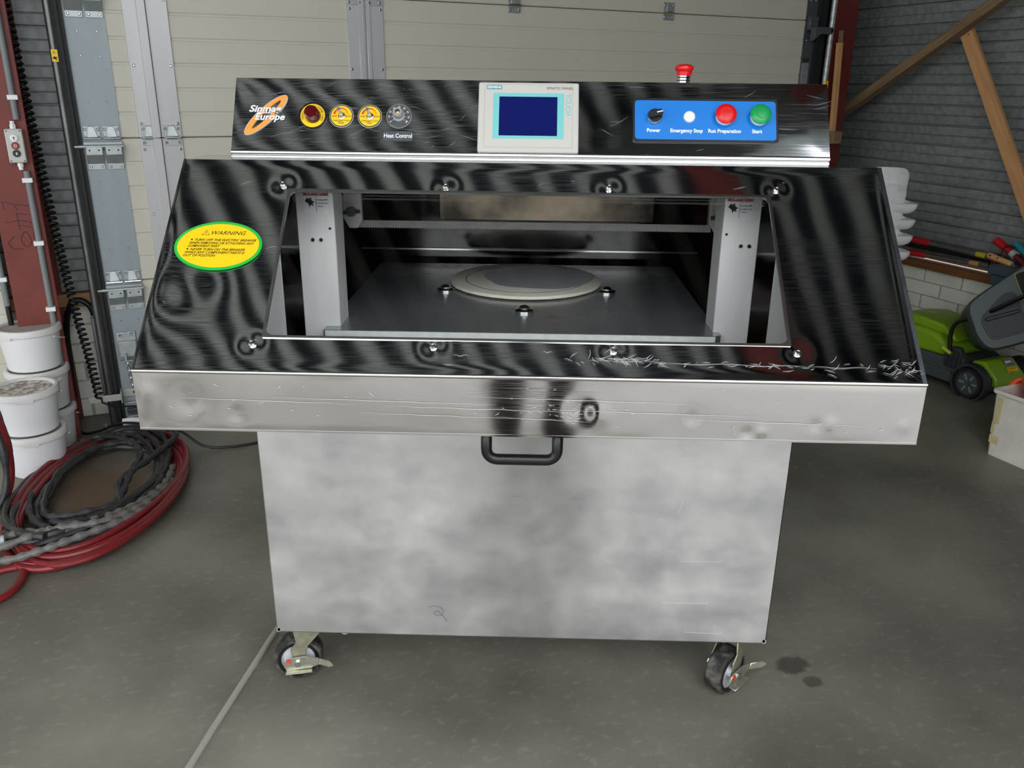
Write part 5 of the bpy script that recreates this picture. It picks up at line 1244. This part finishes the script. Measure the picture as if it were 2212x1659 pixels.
MB().tube(spline([(4.27, -1.105, .698), (4.268, -1.085, .712), (4.265, -1.05, .712), (4.262, -1.035, .69), (4.258, -1.03, .665), (4.252, -1.008, .638)], 6), .0042, n=8).build('wire', CABLEK, hk)
wh = tool_root('wooden_handled_knife', 'tool with a pale wooden handle lying across the bolt cutter jaws', 'tool')
MB().tube([(4.262, -.958, .648), (4.26, -.966, .648), (4.256, -1.00, .643), (4.25, -1.05, .637), (4.245, -1.10, .630), (4.245, -1.112, .628)], [.008, .015, .0165, .0145, .0155, .013], n=16).build('handle', WOODH, wh)
for v_, z_ in ((-.985, .652), (-1.03, .646)): MB().cyl((4.245 , v_, z_), (4.236, v_, z_), .004, n=10).build('rivet', BLACKP, wh)
MB().tube([(4.245, -1.11, .628), (4.24, -1.2, .600)], .005, n=8).build('blade', TOOLS, wh)
tbx = tool_root('plastic_tool_case', 'dark blue-grey plastic case on the sill behind the grass box', 'case')
MB().box((4.16, -1.34, .575), (4.36, -1.045, .622)).build('lid', M('case_blue_grey', (58, 76, 88), .45), tbx, bevel=.006)
MB().box((4.17, -1.33, .522), (4.355, -1.06, .574)).build('base', M('case_blue_grey', (58, 76, 88), .45), tbx, bevel=.006)
# ================================================================== the photographer, seen only as a reflection in the steel
pe = empty('person', (.03, -2.13, 0)); tag(pe, 'person in dark maroon trousers and dark jacket mirrored in the steel lip', 'person')
def skin_body(name, verts, edges, radii, mat, root=0, lev=1):
    me = bpy.data.meshes.new(name); me.from_pydata([Vector(v) for v in verts], edges, []); o = bpy.data.objects.new(name, me); COL.objects.link(o)
    md = o.modifiers.new('skin', 'SKIN'); md.use_smooth_shade = True
    for i, r_ in enumerate(radii):
        d_ = me.skin_vertices[0].data[i]; d_.radius = r_ if isinstance(r_, tuple) else (r_, r_); d_.use_root = (i == root)
    sd = o.modifiers.new('sub', 'SUBSURF'); sd.levels = lev; sd.render_levels = lev
    me.materials.append(mat); o.parent = pe
    return o
V = [(0, 0, .98), (0, -.01, 1.15), (0, 0, 1.36), (0, .0, 1.50), (0, .03, 1.56), (0, .04, 1.66), (0, .03, 1.75),
     (-.10, 0, .90), (-.106, .02, .50), (-.106, -.02, .09), (-.11, .12, .035), (.10, 0, .90), (.106, .02, .50), (.106, -.02, .09), (.11, .12, .035),
     (-.19, 0, 1.43), (-.25, .03, 1.16), (-.11, .27, 1.30), (-.085, .33, 1.36), (.19, 0, 1.43), (.25, .03, 1.16), (.11, .27, 1.30), (.085, .33, 1.36)]
E_ = [(0, 1), (1, 2), (2, 3), (3, 4), (4, 5), (5, 6), (0, 7), (7, 8), (8, 9), (9, 10), (0, 11), (11, 12), (12, 13), (13, 14), (2, 15), (15, 16), (16, 17), (17, 18), (2, 19), (19, 20), (20, 21), (21, 22)]
RR = [(.15, .11), (.145, .10), (.16, .11), .06, .055, .088, .06, .098, .082, .070, .05, .098, .082, .070, .05, .065, .048, .036, .028, .065, .048, .036, .028]
bd_ = skin_body('body', V, E_, RR, CLOTH)
sk = MB().lathe([(.0, -.12), (.045, -.11), (.07, -.06), (.082, .0), (.084, .05), (.07, .10), (.03, .125), (.0, .128)], 24, T=Matrix.Translation((0, .045, 1.665))); 
sk.lathe([(.0, 0), (.012, .003), (.014, .02), (.008, .04), (.0, .045)], 10, T=Matrix.Translation((0, .128, 1.64)))
for s_ in (-1, 1): sk.lathe([(.0, -.03), (.012, -.02), (.016, .0), (.012, .02), (.0, .03)], 10, T=Matrix.Translation((s_ * .084, .03, 1.665)))
sk.build('head', SKIN, pe, smooth=180)
for s_ in (-1, 1): MB().lathe([(.0, -.011), (.009, -.006), (.011, 0), (.009, .006), (.0, .011)], 12, T=Matrix.Translation((s_ * .032, .118, 1.68))).build('eye', BLACKI, pe, smooth=180)
MB().tube([(-.022, .122, 1.605), (0, .127, 1.603), (.022, .122, 1.605)], .005, n=6).build('mouth', DANGER, pe, smooth=180)
MB().lathe([(.090, -.01), (.093, .04), (.078, .105), (.035, .135), (.0, .14)], 24, T=Matrix.Translation((0, .03, 1.67))).build('hair', HAIR, pe, smooth=180)
for s_ in (-1, 1):
    jk = skin_body('hand', [(s_ * .085, .33, 1.36), (s_ * .08, .37, 1.40)] + [(s_ * (.066 + .010 * k), .395 + .003 * k, 1.43 - .008 * k) for k in range(4)] + [(s_ * (.046 + .012 * k), .41, 1.455 - .010 * k) for k in range(4)] + [(s_ * .055, .36, 1.395), (s_ * .04, .375, 1.42)],
                   [(0, 1)] + [(1, 2 + k) for k in range(4)] + [(2 + k, 6 + k) for k in range(4)] + [(0, 10), (10, 11)], [.026, .026] + [.009] * 4 + [.0075] * 4 + [.011, .009], SKIN)
MB().lathe([(.17, .94), (.175, 1.10), (.19, 1.30), (.175, 1.43), (.08, 1.52), (.07, 1.50), (.16, 1.40), (.165, .95)], 28, T=Matrix.Diagonal((1, .72, 1, 1))).build('jacket', JACKET, pe, smooth=180)
for s_ in (-1, 1): MB().lathe([(.0, 0), (.045, 0), (.05, .03), (.046, .07), (.04, .10), (.0, .10)], 20, T=Matrix.Translation((s_ * .108, .035, 0)) @ Matrix.Diagonal((1, 2.3, 1, 1))).build('shoe', BLACKP, pe, smooth=60)
